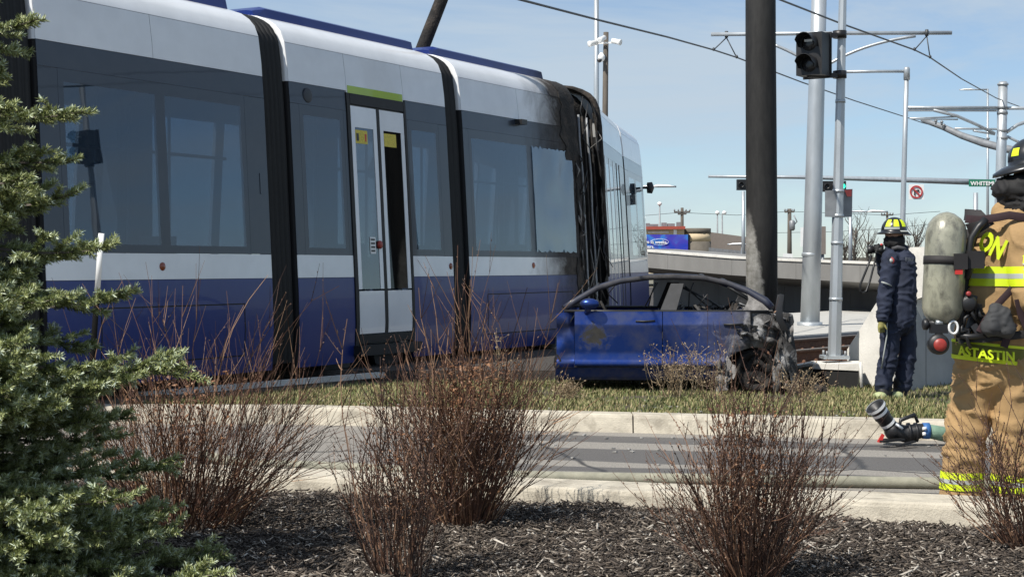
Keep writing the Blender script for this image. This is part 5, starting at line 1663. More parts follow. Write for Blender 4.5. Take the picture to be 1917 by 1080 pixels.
def firefighter_near():
    Z = 8.95
    def p(x, y, dz=0): return at(x, y, Z + dz)
    root = None
    # continuous body inside the clothing
    parts = [cap(p(1858, 650), p(1890, 470), .14, .15), cap(p(1890, 470), p(1922, 395), .12, .06), ell(p(1932, 345), (.085, .10, .125)),
             cap(p(1828, 680), p(1815, 800, .03), .085, .06), cap(p(1815, 800, .03), p(1803, 940, .05), .06, .045),
             cap(p(1888, 680), p(1893, 800, -.05), .085, .06), cap(p(1893, 800, -.05), p(1889, 945, -.06), .06, .045),
             cap(p(1800, 955, .05), p(1828, 957, .12), .05, .04), cap(p(1889, 955, -.06), p(1920, 957, .0), .05, .04),
             cap(p(1912, 445, -.16), p(1930, 555, -.24), .05, .042), cap(p(1930, 555, -.24), p(2000, 615, -.15), .042, .032),
             cap(p(1880, 440, .22), p(1910, 550, .30), .05, .042), cap(p(1910, 550, .30), p(1985, 610, .25), .042, .032)]
    for k in range(4):
        parts.append(cap(p(2006, 618 + k * 4, -.14 + .022 * k), p(2022, 632 + k * 4, -.12 + .022 * k), .010, .008))
    body = fuse('person', parts, m_skin, None, .014, 2)
    tag(body, 'firefighter in tan turnout gear and black helmet standing at the right edge', 'person')
    # trousers
    tr = fuse('turnout_trousers', [
        cap(p(1850, 650), p(1862, 690), .185, .185, flat=(V(0, 1, 0), .9)),
        cap(p(1829, 690, .02), p(1810, 800, .04), .118, .113), cap(p(1810, 800, .04), p(1797, 936, .05), .112, .117),
        cap(p(1893, 690, -.03), p(1898, 800, -.05), .120, .113), cap(p(1898, 800, -.05), p(1894, 936, -.06), .112, .114)],
        None, None, .0125, 2, .020, 6.0, 2.0, keep_mesh=True, seed=3, calm=((EYE + (HZ - 922) / F * Z, EYE + (HZ - 876) / F * Z),))
    link_mesh('turnout_trousers', tr, m_coat, body)
    zr = lambda y: EYE + (HZ - y) / F * Z
    up = V(0, 0, 1)
    for (a, b, mt, of) in ((883, 896, m_lime_b, .006), (896, 904, m_silver, .007), (904, 916, m_lime_b, .006)):
        band('reflective_band', tr, [(V(0, 0, zr(b)), up), (V(0, 0, zr(a)), -up)], of, mt, body)
    # coat
    ct = fuse('turnout_coat', [
        cap(p(1852, 655), p(1866, 590), .205, .205, flat=(V(0, 1, 0), .92)), cap(p(1866, 590), p(1886, 485), .205, .225, flat=(V(0, 1, 0), .95)),
        cap(p(1886, 485), p(1903, 430), .225, .16), cap(p(1900, 440, -.05), p(1915, 450, -.17), .13, .11), cap(p(1886, 440, .1), p(1880, 445, .2), .13, .11),
        cap(p(1916, 452, -.18), p(1932, 560, -.26), .112, .10), cap(p(1932, 560, -.26), p(1998, 612, -.16), .10, .082),
        cap(p(1880, 445, .22), p(1910, 552, .30), .11, .10), cap(p(1910, 552, .30), p(1982, 606, .25), .10, .08),
        cap(p(1903, 415), p(1915, 392), .13, .115), cap(p(1885, 405), p(1942, 385), .085, .075), cap(p(1875, 398), p(1905, 378), .06, .05)],
        None, None, .0125, 2, .014, 6.0, 1.4, keep_mesh=True, seed=8, calm=((EYE + (HZ - 541) / F * Z, EYE + (HZ - 493) / F * Z), (EYE + (HZ - 680) / F * Z, EYE + (HZ - 630) / F * Z)))
    link_mesh('turnout_coat', ct, m_coat, body)
    for (a, b, mt, of) in ((499, 512, m_lime_b, .006), (512, 521, m_silver, .007), (521, 535, m_lime_b, .006)):
        band('reflective_band', ct, [(V(0, 0, zr(b)), up), (V(0, 0, zr(a)), -up)], of, mt, body, inside=lambda c: c.x < p(1893, 0).x or c.y > Z + .05)
    # sleeve band, tilted
    sn = (p(1932, 560, -.26) - p(1916, 452, -.18)).normalized(); sn2 = (sn + V(-.45, 0, 0)).normalized()
    for (d0, d1, mt, of) in ((.0, .045, m_lime_b, .008), (.045, .08, m_silver, .009), (.08, .125, m_lime_b, .008)):
        o0 = p(1920, 492, -.2)
        band('sleeve_band', ct, [(o0 + sn2 * d0, sn2), (o0 + sn2 * d1, -sn2)], of, mt, body, inside=lambda c: c.x > p(1884, 0).x and c.y < Z - .04)
    # lime hem with lettering
    hn = V(.10, 0, 1).normalized()
    for (a, b, mt, of) in ((636, 641, m_lime_b, .010), (664, 671, m_lime_b, .010), (641, 664, M('hem_patch', (.10, .11, .01), .7, var=.3), .006)):
        band('hem_band', ct, [(p(1800, b) , hn), (p(1800, a), -hn)], of, mt, body)
    text_obj('hem_lettering', 'ASTASTIN', .072, None, None, None, m_lime_b, body, .004, .002, xs=1.0, arc=(p(1853, 661.5), .222, -1.12, -.10, 0))
    text_obj('back_lettering', 'ON', .150, None, None, None, m_lime_b, body, .004, .006, xs=.62, arc=(p(1890, 464), .252, -1.03, 0, -.45))
    # hood and helmet
    fuse('hood', [ell(p(1930, 362), (.175, .16, .12)), ell(p(1905, 355), (.14, .15, .085)), ell(p(1925, 385), (.16, .15, .09)), cap(p(1895, 372), p(1940, 405), .09, .10)], m_hood, body, .012, 2, .014, 9, 2.2)
    hm = MB()
    hc_ = p(1938, 297)
    tl = Matrix.Rotation(math.radians(-8), 3, 'Y')
    rows = []
    for i in range(9):
        th = math.pi / 2 * i / 8
        row = []
        for k in range(33):
            a = 2 * math.pi * k / 32
            rr_ = .135 * math.cos(th)
            row.append(hc_ + tl @ V(rr_ * 1.12 * math.cos(a), rr_ * math.sin(a) * .95, .125 * math.sin(th)))
        rows.append(row)
    hm.grid(rows, True)
    rows = []
    for f, dz in ((1.0, .005), (1.0, -.012), (1.25, -.018), (1.6, -.035), (1.63, -.048), (1.2, -.034), (.95, -.02)):
        row = []
        for k in range(33):
            a = 2 * math.pi * k / 32
            back = max(0, -math.cos(a))
            ff = 1 + (f - 1) * (.45 + .55 * back ** 1.5)
            row.append(hc_ + tl @ V(.135 * 1.12 * ff * math.cos(a), .135 * .95 * ff * math.sin(a) * 1.02, dz * (1 + .6 * back)))
        rows.append(row)
    hm.grid(rows, True)
    helmet = hm.build('helmet', m_helm, body)
    for a0 in (2.3, 3.45, 4.75):
        mb = MB(); rows = []
        for i in range(4):
            th = .22 + .36 * i / 3
            rows.append([hc_ + tl @ V(.138 * 1.12 * math.cos(th) * math.cos(a), .138 * .95 * math.cos(th) * math.sin(a), .130 * math.sin(th)) for a in [a0 + .38 * j / 4 for j in range(5)]])
        mb.grid(rows, True); mb.build('reflective_trim', m_lime_b, helmet)
    # boots
    fuse('boots', [cap(p(1797, 950, .05), p(1830, 957, .12), .055, .045), cap(p(1889, 950, -.06), p(1924, 957, .0), .055, .045)], m_boot, body, .012, 2)
    # breathing apparatus
    ap_ = thing('air_pack', 'scuffed pale air cylinder with black harness worn on the tan firefighter back', 'air tank', p(1770, 600, -.16))
    ax0 = p(1764, 588, -.16); ax1 = p(1773, 405, -.14)
    d = (ax1 - ax0); L = d.length
    m_cyl = M('scuffed_cylinder', (.27, .265, .20), .38, metal=.1, var=.35, scale=9, dirt=(.055, .052, .045), dirt_amt=.9, dscale=13, coat=.5, stretch=(1, 1, .6), bump=.1)
    r_ = .112
    pr = [(-.085, .02), (-.07, .03), (-.045, .065), (-.01, .096), (.03, r_), (L - .10, r_), (L - .045, .100), (L - .01, .075), (L + .015, .04), (L + .025, .005)]
    mb = MB(); mb.lathe(ax0, d, pr, 40); mb.build('cylinder', m_cyl, ap_)
    mb = MB(); u_ = d.normalized(); mb.lathe(ax0 + u_ * (L * .50), d, [(0, r_ + .004), (.045, r_ + .004)], 40); st = mb.build('strap', m_strap, ap_)
    bc = ax0 + u_ * (L * .5 + .02) + V(.055, -.105, 0)
    mb = MB(); mb.box(bc, (.075, .03, .085)); mb.box(bc + V(.09, .03, .01), (.09, .05, .095)); mb.build('buckle', m_strap, ap_)
    mb = MB(); mb.box(bc + V(-.01, -.002, -.055), (.04, .02, .03)); mb.build('release_tab', m_red, ap_)
    mb = MB()
    mb.tube([p(1812, 430, -.03), p(1806, 520, -.03), p(1806, 620, -.02)], .05, 8, flat=(V(0, 1, 0), .8)); mb.build('backplate', m_strap, ap_)
    mb = MB(); mb.tube([p(1762, 598, -.16), p(1758, 612, -.17)], [.03, .03], 10); mb.tube([p(1738, 606, -.18), p(1776, 604, -.18)], .02, 8); mb.lathe(p(1739, 607, -.18), (-1, 0, 0), [(0, .02), (.01, .032), (.03, .032), (.035, .02)], 12)
    mb.box(p(1757, 615, -.2), (.09, .05, .05)); mb.build('valve', m_black, ap_)
    mb = MB(); mb.tube([p(1752, 604, -.215), p(1764, 603, -.215)], .014, 8); mb.build('valve_fitting', m_galv, ap_)
    g0 = p(1758, 645, -.22)
    mb = MB(); mb.lathe(g0 + V(0, .05, 0), (-.1, -1, .05), [(0, .03), (.01, .055), (.07, .058), (.085, .045)], 22); gb_ = mb.build('gauge_boot', m_black, ap_)
    mb = MB(); mb.lathe(g0 + V(-.003, -.034, 0), (-.1, -1, .05), [(0, .036), (.006, .034), (.008, .010)], 20); mb.build('gauge_face', M('gauge_red', (.28, .03, .022), .45), gb_)
    mb = MB(); mb.tube([p(1757, 620, -.2), p(1758, 634, -.2)], .022, 8); mb.build('gauge_hose', m_black, ap_)
    mb = MB(); c_ = p(1785, 613, -.23); mb.tube([c_ + V(math.cos(a) * .024, 0, math.sin(a) * .034) for a in [2 * math.pi * k / 16 for k in range(17)]], .007, 6, False); mb.build('ring', m_white, ap_)
    for pts, rr_ in (([(1846, 410), (1832, 425), (1819, 445), (1815, 470), (1816, 500), (1810, 522)], .020), ([(1806, 545), (1802, 580), (1798, 620)], .012)):
        mb = MB(); mb.tube([p(x, y, -.20) for x, y in pts], rr_, 8); mb.build('air_hose', m_black, ap_)
    rgf = random.Random(6)
    mb = MB()
    for k in range(16):
        x, y = rgf.uniform(1798, 1840), rgf.uniform(552, 630)
        a_ = rgf.uniform(0, 6.28)
        mb.box(p(x, y, -.17 + rgf.uniform(-.03, .03)), (rgf.uniform(.03, .08), rgf.uniform(.03, .06), rgf.uniform(.02, .06)), (V(math.cos(a_), .2, math.sin(a_)).normalized(), V(0, 1, 0), V(-math.sin(a_), 0, math.cos(a_))))
    for k in range(7):
        x, y = rgf.uniform(1798, 1838), rgf.uniform(552, 625)
        mb.tube([p(x, y, -.2), p(x + rgf.uniform(-14, 14), y + rgf.uniform(5, 16), -.225), p(x + rgf.uniform(-20, 20), y + rgf.uniform(14, 34), -.2)], .010, 6)
    mb.lathe(p(1813, 568, -.19), (-.2, -1, 0), [(0, .02), (.01, .045), (.04, .045), (.05, .03)], 16)
    mb.tube([p(1790, 628, -.2), p(1815, 630, -.22), p(1845, 628, -.24)], .016, 8)
    mb.build('regulator', m_black, ap_)
    mb = MB(); mb.lathe(p(1813, 550, -.235), (0, -1, 0), [(0, .015), (.012, .013), (.014, .006)], 14); mb.build('red_cap', M('dull_red', (.25, .03, .03), .5), ap_)
    def strap(pts, w, mat, name='harness_strap', dz=-.2):
        mb = MB(); q_ = [p(x, y, z_) for x, y, z_ in pts]
        rows = []
        for i, a in enumerate(q_):
            t_ = (q_[min(i + 1, len(q_) - 1)] - q_[max(i - 1, 0)]).normalized(); s_ = t_.cross(V(0, 1, 0)).normalized()
            rows.append([a + s_ * w, a + V(0, -.006, 0), a - s_ * w])
        mb.grid(rows, True, V(0, .012, 0)); mb.build(name, mat, ap_)
    strap([(1808, 410, -.05), (1835, 412, -.16), (1862, 408, -.20), (1890, 403, -.22), (1925, 408, -.22), (1960, 425, -.2)], .022, m_mar)
    strap([(1806, 402, -.02), (1832, 403, -.10), (1852, 415, -.17), (1832, 425, -.19), (1812, 430, -.1)], .032, m_strap)
    strap([(1900, 535, -.245), (1885, 552, -.25), (1866, 572, -.25), (1846, 600, -.245), (1834, 622, -.235)], .018, m_mar)
    strap([(1906, 560, -.31), (1912, 590, -.30), (1925, 620, -.28)], .018, m_mar)
    strap([(1900, 605, -.27), (1888, 625, -.27), (1880, 650, -.255)], .020, m_mar)
    strap([(1790, 632, -.14), (1840, 634, -.235), (1900, 628, -.245), (1960, 620, -.22)], .022, m_strap)
    fuse('waist_pouch', [cap(p(1866, 580, -.26), p(1856, 612, -.265), .040, .055), cap(p(1878, 590, -.27), p(1885, 615, -.27), .045, .050), cap(p(1850, 615, -.26), p(1888, 622, -.265), .036, .034)], M('pouch_grey', (.035, .036, .038), .8, var=.25), ap_, .010, 2, .008, 14)

firefighter_near()

def firefighter_far():
    Z = 15.8
    def p(x, y, dz=0): return at(x, y, Z + dz)
    parts = [cap(p(1682, 600), p(1684, 490), .12, .13), cap(p(1684, 490), p(1677, 458), .09, .05), ell(p(1673, 440), (.085, .095, .12)),
             cap(p(1672, 605), p(1668, 670), .075, .055), cap(p(1668, 670), p(1657, 735), .055, .04), cap(p(1692, 605, .05), p(1692, 670, .08), .075, .055), cap(p(1692, 670, .08), p(1684, 735, .08), .055, .04),
             cap(p(1664, 482, -.1), p(1657, 540, -.14), .045, .04), cap(p(1657, 540, -.14), p(1652, 598, -.16), .04, .03),
             cap(p(1672, 480, .15), p(1655, 505, .22), .045, .04), cap(p(1655, 505, .22), p(1648, 472, .05), .04, .03)]
    body = fuse('person', parts, m_skin, None, .014, 2)
    tag(body, 'firefighter in navy coveralls and black helmet taking a photograph by the concrete wall', 'person')
    fuse('coveralls', [
        cap(p(1683, 598), p(1687, 540), .155, .150, flat=(V(0, 1, 0), 1.15)), cap(p(1687, 540), p(1688, 490), .150, .135, flat=(V(0, 1, 0), 1.2)), cap(p(1688, 490), p(1680, 468), .12, .08),
        cap(p(1669, 606, -.04), p(1664, 665, -.04), .10, .088), cap(p(1664, 665, -.04), p(1654, 722, -.04), .088, .080),
        cap(p(1696, 606, .06), p(1698, 665, .08), .10, .088), cap(p(1698, 665, .08), p(1690, 722, .08), .088, .080),
        cap(p(1667, 484, -.12), p(1659, 540, -.16), .082, .072), cap(p(1659, 540, -.16), p(1653, 594, -.18), .072, .058),
        cap(p(1684, 482, .16), p(1657, 508, .24), .08, .068), cap(p(1657, 508, .24), p(1650, 478, .08), .066, .05),
        cap(p(1668, 470), p(1690, 466), .06, .055)], m_navy, body, .012, 2, .016, 8, 1.4, seed=2)
    mb = MB(); mb.tube([p(1671, 466, -.07), p(1680, 463, -.10), p(1692, 466, -.08), p(1699, 471, 0)], .022, 8); mb.build('collar', M('collar_grey', (.06, .06, .065), .8), body)
    fuse('hood', [ell(p(1674, 452), (.105, .11, .09)), cap(p(1675, 448), p(1680, 470), .09, .085)], m_hood, body, .012, 2, .008, 12)
    hm = MB(); hc_ = p(1674, 432)
    rows = []
    for i in range(8):
        th = math.pi / 2 * i / 7
        rows.append([hc_ + V(.128 * math.cos(th) * math.cos(a), .12 * math.cos(th) * math.sin(a), .135 * math.sin(th)) for a in [2 * math.pi * k / 28 for k in range(29)]])
    hm.grid(rows, True)
    rows = []
    for f, dz in ((1.0, .01), (1.02, -.01), (1.3, -.022), (1.32, -.034), (.95, -.02)):
        rows.append([hc_ + V(.128 * f * math.cos(a), .12 * f * math.sin(a), dz - .015 * max(0, math.cos(a)) * (f > 1.1)) for a in [2 * math.pi * k / 28 for k in range(29)]])
    hm.grid(rows, True)
    helmet = hm.build('helmet', m_helm, body)
    for a0 in (3.75, 4.45, 5.15):
        mb = MB(); rows = []
        for i in range(4):
            th = .28 + .62 * i / 3
            rows.append([hc_ + V(.131 * math.cos(th) * math.cos(a), .123 * math.cos(th) * math.sin(a), .138 * math.sin(th)) for a in [a0 + .45 * j / 4 for j in range(5)]])
        mb.grid(rows, True); mb.build('reflective_panel', m_lime_b, helmet)
    mb = MB(); rows = [[hc_ + V(.133 * math.cos(a), .125 * math.sin(a), z_) for a in [3.7 + 1.2 * j / 6 for j in range(7)]] for z_ in (.012, .034)]
    mb.grid(rows, True); mb.build('name_band', m_silver, helmet)
    mb = MB(); rows = [[hc_ + V(.136 * f * math.cos(a), .128 * f * math.sin(a), z_) for a in [4.9 + 1.5 * j / 6 for j in range(7)]] for f, z_ in ((1.0, .0), (1.2, -.012))]
    mb.grid(rows, True); mb.build('brim_trim', m_silver, helmet)
    # glove, boots, trims
    gl = [cap(p(1652, 600, -.18), p(1649, 612, -.19), .035, .032)]
    for k in range(4): gl.append(cap(p(1645 + k * 3, 614, -.20 + .02 * k), p(1646 + k * 3, 623 - abs(k - 1), -.21 + .02 * k), .011, .009))
    gl.append(cap(p(1655, 606, -.2), p(1660, 616, -.22), .011, .009))
    fuse('glove', gl, M('glove_tan', (.22, .20, .06), .8, var=.3, scale=30), body, .007, 1)
    fuse('boots', [cap(p(1657, 715, -.04), p(1655, 738, -.05), .075, .07), cap(p(1656, 738, -.05), p(1645, 742, -.10), .06, .055), cap(p(1686, 715, .08), p(1685, 736, .08), .075, .07), cap(p(1685, 738, .08), p(1675, 741, .0), .06, .055)], m_boot, body, .012, 1)
    fuse('boot_toe', [ell(p(1647, 741.5, -.12), (.07, .07, .045)), ell(p(1679, 740, -.02), (.065, .07, .042))], m_limeboot, body, .010, 1)
    mb = MB(); mb.tube([p(1650, 528, -.23), p(1657, 530, -.25), p(1669, 535, -.22)], .008, 6); mb.build('sleeve_piping', m_silver, body)
    mb = MB(); mb.tube([p(1661, 590, -.16), p(1660, 630, -.17), p(1655, 660, -.16), p(1650, 690, -.14)], .007, 6); mb.build('leg_piping', m_silver, body)
    mb = MB(); mb.lathe(p(1667, 488, -.195), (-.4, -1, .1), [(0, .038), (.004, .038)], 20); pt = mb.build('shoulder_patch', M('patch_red', (.32, .05, .05), .7), body)
    mb = MB(); mb.lathe(p(1666.8, 488, -.199), (-.4, -1, .1), [(0, .024), (.004, .024)], 16); mb.build('patch_crest', m_silver, pt)
    text_obj('back_lettering', 'FIRE', .055, p(1695, 489, -.17), (.9, .42, -.1), (.06, 0, 1), M('dull_print', (.10, .11, .13), .8), body, .003, .002)
    cam_ = thing('camera', 'black camera with dangling strap held to the navy firefighter face', 'camera', p(1640, 468, .0))
    mb = MB(); mb.box(p(1645, 466, -.02), (.07, .13, .085)); mb.build('camera_body', m_black, cam_)
    mb = MB(); mb.lathe(p(1641, 467, -.02), (-1, .2, -.05), [(0, .036), (.04, .036), (.045, .042), (.09, .042), (.09, .03), (.07, .0)], 18); mb.build('lens', m_black, cam_)
    mb = MB(); mb.lathe(p(1650, 458, -.09), (0, -1, 0), [(0, .012), (.01, .012)], 10); mb.build('camera_badge', m_red, cam_)
    mb = MB(); mb.tube([p(1632, 478, -.05), p(1622, 505, -.06), p(1611, 532, -.06), p(1609, 545, -.06), p(1614, 549, -.06), p(1622, 545, -.06), p(1629, 525, -.05), p(1634, 505, -.04), p(1640, 480, -.03)], .011, 6); mb.build('strap', m_black, cam_)
    hg = [cap(p(1654, 474, -.05), p(1648, 468, -.08), .03, .028)]
    for k in range(4): hg.append(cap(p(1646 - k * 2, 461 + k * 4, -.09), p(1637 + k, 463 + k * 4, -.08), .010, .009))
    hg.append(cap(p(1652, 462, -.09), p(1644, 457, -.09), .010, .009))
    fuse('glove', hg, m_boot, body, .006, 1)
firefighter_far()

# ------------------------------------------------------------------ hose and ground monitor
m_hose = M('hose_jacket', (.27, .26, .20), .8, var=.18, scale=12, bump=.3, bscale=200, dirt=(.06, .07, .05), dirt_amt=.4, dscale=5)
mb = MB()
hp = []
for x, y in ((380, 852), (460, 868), (560, 872), (660, 876), (760, 882), (900, 889), (1050, 893), (1200, 895.5), (1350, 897.5), (1500, 900), (1620, 902), (1750, 904), (1900, 908), (2100, 914)):
    Z = (EYE - .036) * F / (y - HZ); q_ = at(x, y, Z); q_.z = .037; hp.append(q_)
# smooth the path
fine = []
for i in range(len(hp) - 1):
    for k in range(6):
        t = k / 6
        p0 = hp[max(i - 1, 0)]; p1 = hp[i]; p2 = hp[i + 1]; p3 = hp[min(i + 2, len(hp) - 1)]
        fine.append(0.5 * ((2 * p1) + (p2 - p0) * t + (2 * p0 - 5 * p1 + 4 * p2 - p3) * t * t + (3 * p1 - p0 - 3 * p2 + p3) * t ** 3))
mb.tube(fine, .036, 14)
hs = mb.build('fire_hose', m_hose)
tag(hs, 'charged pale fire hose lying along the road beside the near kerb', 'hose')
hq = at(1581, 894, 10.05); hq.z = .064
text_obj('hose_print', 'HI-COMBAT', .052, at(1582, 891.5, 10.0) + V(0, -.012, .0), (-1, .04, 0), (0, -.55, -.80), m_black, hs, .003, .001)

mn = thing('ground_monitor', 'black portable water monitor with silver ringed nozzle lying on the road', 'nozzle', at(1700, 832, 12.2))
MZ = 12.25
def p(x, y, dz=0): return at(x, y, MZ + dz)
ax0 = p(1668, 800, .05); ax1 = p(1641, 764, .0); d = ax1 - ax0; L = d.length
mb = MB(); mb.lathe(ax0, d, [(-.02, .05), (0, .06), (.04, .056), (.05, .058), (L * .55, .06), (L * .6, .066), (L * .75, .062), (L * .9, .066), (L, .078), (L + .02, .078), (L + .02, .055), (L - .03, .03)], 26); nz_ = mb.build('nozzle', m_black, mn)
for a, r_ in ((.05, .0595), (L * .80, .0655), (L + .012, .0795)):
    mb = MB(); mb.lathe(ax0 + d.normalized() * a, d, [(-.011, r_), (.013, r_)], 26, True, False); mb.build('silver_ring', m_white, nz_)
fuse('elbow', [ell(p(1672, 806, .05), (.07, .075, .075)), cap(p(1672, 806, .05), p(1695, 812, .05), .07, .065), cap(p(1695, 812, .05), p(1723, 806, .03), .068, .058)], m_black, mn, .009, 2)
for x in (1699, 1712):
    mb = MB(); mb.lathe(p(x, 809, .04), (1, 0, .05), [(0, .074), (.018, .074)], 24); mb.build('flange', m_black, mn)
mb = MB(); mb.lathe(p(1723, 806, .03), (1, -.02, -.02), [(0, .055), (.05, .057), (.052, .05)], 22); mb.build('coupling', m_black, mn)
m_bl = M('coupling_blue', (.04, .14, .36), .45, var=.2)
mb = MB(); mb.lathe(p(1727, 806, .03), (1, -.02, -.02), [(0, .061), (.05, .063)], 22); cb = mb.build('coupling_band', m_bl, mn)
mb = MB(); mb.tube([p(1727, 812, -.035), p(1733, 812, -.038)], .014, 8); mb.tube([p(1727, 802, -.033), p(1734, 802, -.034)], .012, 8); mb.build('band_print', m_white, cb)
mb = MB(); mb.tube([p(1684, 797, -.03), p(1686, 786, -.02), p(1712, 776, .0), p(1718, 790, .02)], [.012, .016, .016, .014], 8); mb.build('carry_handle', m_black, mn)
mb = MB(); mb.tube([p(1677, 793, -.03), p(1690, 803, -.05)], .012, 6); mb.build('lock_lever', m_galv, mn)
mb = MB(); mb.beam(p(1690, 822, -.03), p(1650, 826, -.12), .05, .015); mb.beam(p(1690, 824, .1), p(1655, 822, .25), .04, .015); mb.beam(p(1712, 826, -.1), p(1680, 834, -.2), .03, .012); mb.build('folding_leg', m_black, mn)
mb = MB(); mb.prism([p(1642, 827, -.1), p(1651, 812, -.1), p(1656, 815, -.1), p(1650, 829, -.1)], V(.01, .05, 0)); mb.build('red_foot', m_red, mn)
m_gh = M('green_hose', (.15, .24, .17), .7, var=.2, scale=20, bump=.2)
gh = MB(); gh.tube([p(1735, 806, .03), p(1750, 809, .03), p(1775, 814, .05), p(1820, 812, .3), p(1920, 800, .9), p(2050, 790, 1.6)], [.052, .055, .057, .057, .057, .057], 18)
tag(gh.build('supply_hose', m_gh), 'pale green supply hose running from the monitor behind the tan trousers', 'hose')

# ------------------------------------------------------------------ shrubs
def bark_mat(name, dark, mid, light):
    m, N, L, b = newmat(name)
    geo = N.new('ShaderNodeNewGeometry')
    r = N.new('ShaderNodeValToRGB'); e = r.color_ramp.elements
    e[0].position = 0; e[0].color = (*dark, 1); e[1].position = 1; e[1].color = (*light, 1)
    k = e.new(.6); k.color = (*mid, 1)
    L.new(geo.outputs['Random Per Island'], r.inputs['Fac'])
    n = noise_node(N, L, geo.outputs['Position'], 25, 3)
    c = mixc(N, L, ramp(N, L, n, .35, (0, 0, 0), .75, (.6,) * 3), r.outputs['Color'], mid)
    L.new(c, b.inputs['Base Color']); b.inputs['Roughness'].default_value = .6
    return m
m_stem = bark_mat('red_brown_twig', (.040, .020, .014), (.125, .057, .033), (.44, .27, .15))
m_stem2 = bark_mat('dark_twig', (.034, .019, .014), (.088, .043, .027), (.34, .20, .12))
m_straw = bark_mat('dry_straw', (.16, .11, .06), (.30, .22, .13), (.48, .38, .24))
m_leaf = bark_mat('dead_leaf', (.08, .035, .018), (.20, .09, .04), (.34, .18, .09))

class Stems:
    def __init__(s): s.v = []; s.f = []; s.n = 0
    def tube(s, pts, rads):
        pts = np.asarray(pts); m = len(pts)
        t = np.gradient(pts, axis=0); t /= np.linalg.norm(t, axis=1)[:, None] + 1e-9
        ref = np.array([.9, .3, .1])
        u = np.cross(t, ref); u /= np.linalg.norm(u, axis=1)[:, None] + 1e-9
        w = np.cross(t, u)
        ring = []
        for k in range(3):
            a = 2 * math.pi * k / 3
            ring.append(pts + (u * math.cos(a) + w * math.sin(a)) * np.asarray(rads)[:, None])
        vs = np.stack(ring, 1).reshape(-1, 3)
        i = np.arange(m - 1)[:, None] * 3
        q_ = []
        for k in range(3):
            k2 = (k + 1) % 3
            q_.append(np.concatenate([i + k, i + k2, i + 3 + k2, i + 3 + k], 1))
        s.v.append(vs); s.f.append(np.concatenate(q_) + s.n); s.n += len(vs)
    def bud(s, c, d, L, r):
        d = np.asarray(d); u = np.cross(d, [.3, .8, .5]); u /= np.linalg.norm(u) + 1e-9; w = np.cross(d, u)
        c = np.asarray(c)
        vs = np.array([c, c + d * L * .45 + u * r, c + d * L * .45 + w * r, c + d * L * .45 - u * r, c + d * L * .45 - w * r, c + d * L])
        s.v.append(vs)
        s.f.append(np.array([[0, 1, 2, 2], [0, 2, 3, 3], [0, 3, 4, 4], [0, 4, 1, 1], [5, 2, 1, 1], [5, 3, 2, 2], [5, 4, 3, 3], [5, 1, 4, 4]]) + s.n); s.n += 6
    def build(s, name, mat, parent):
        v = np.concatenate(s.v); f = np.concatenate(s.f)
        me = bpy.data.meshes.new(name)
        tri = f[:, 2] == f[:, 3]
        faces = [tuple(q_[:3]) if t_ else tuple(q_) for q_, t_ in zip(f.tolist(), tri)]
        me.from_pydata(v.tolist(), [], faces); me.update()
        return link_mesh(name, me, mat, parent)

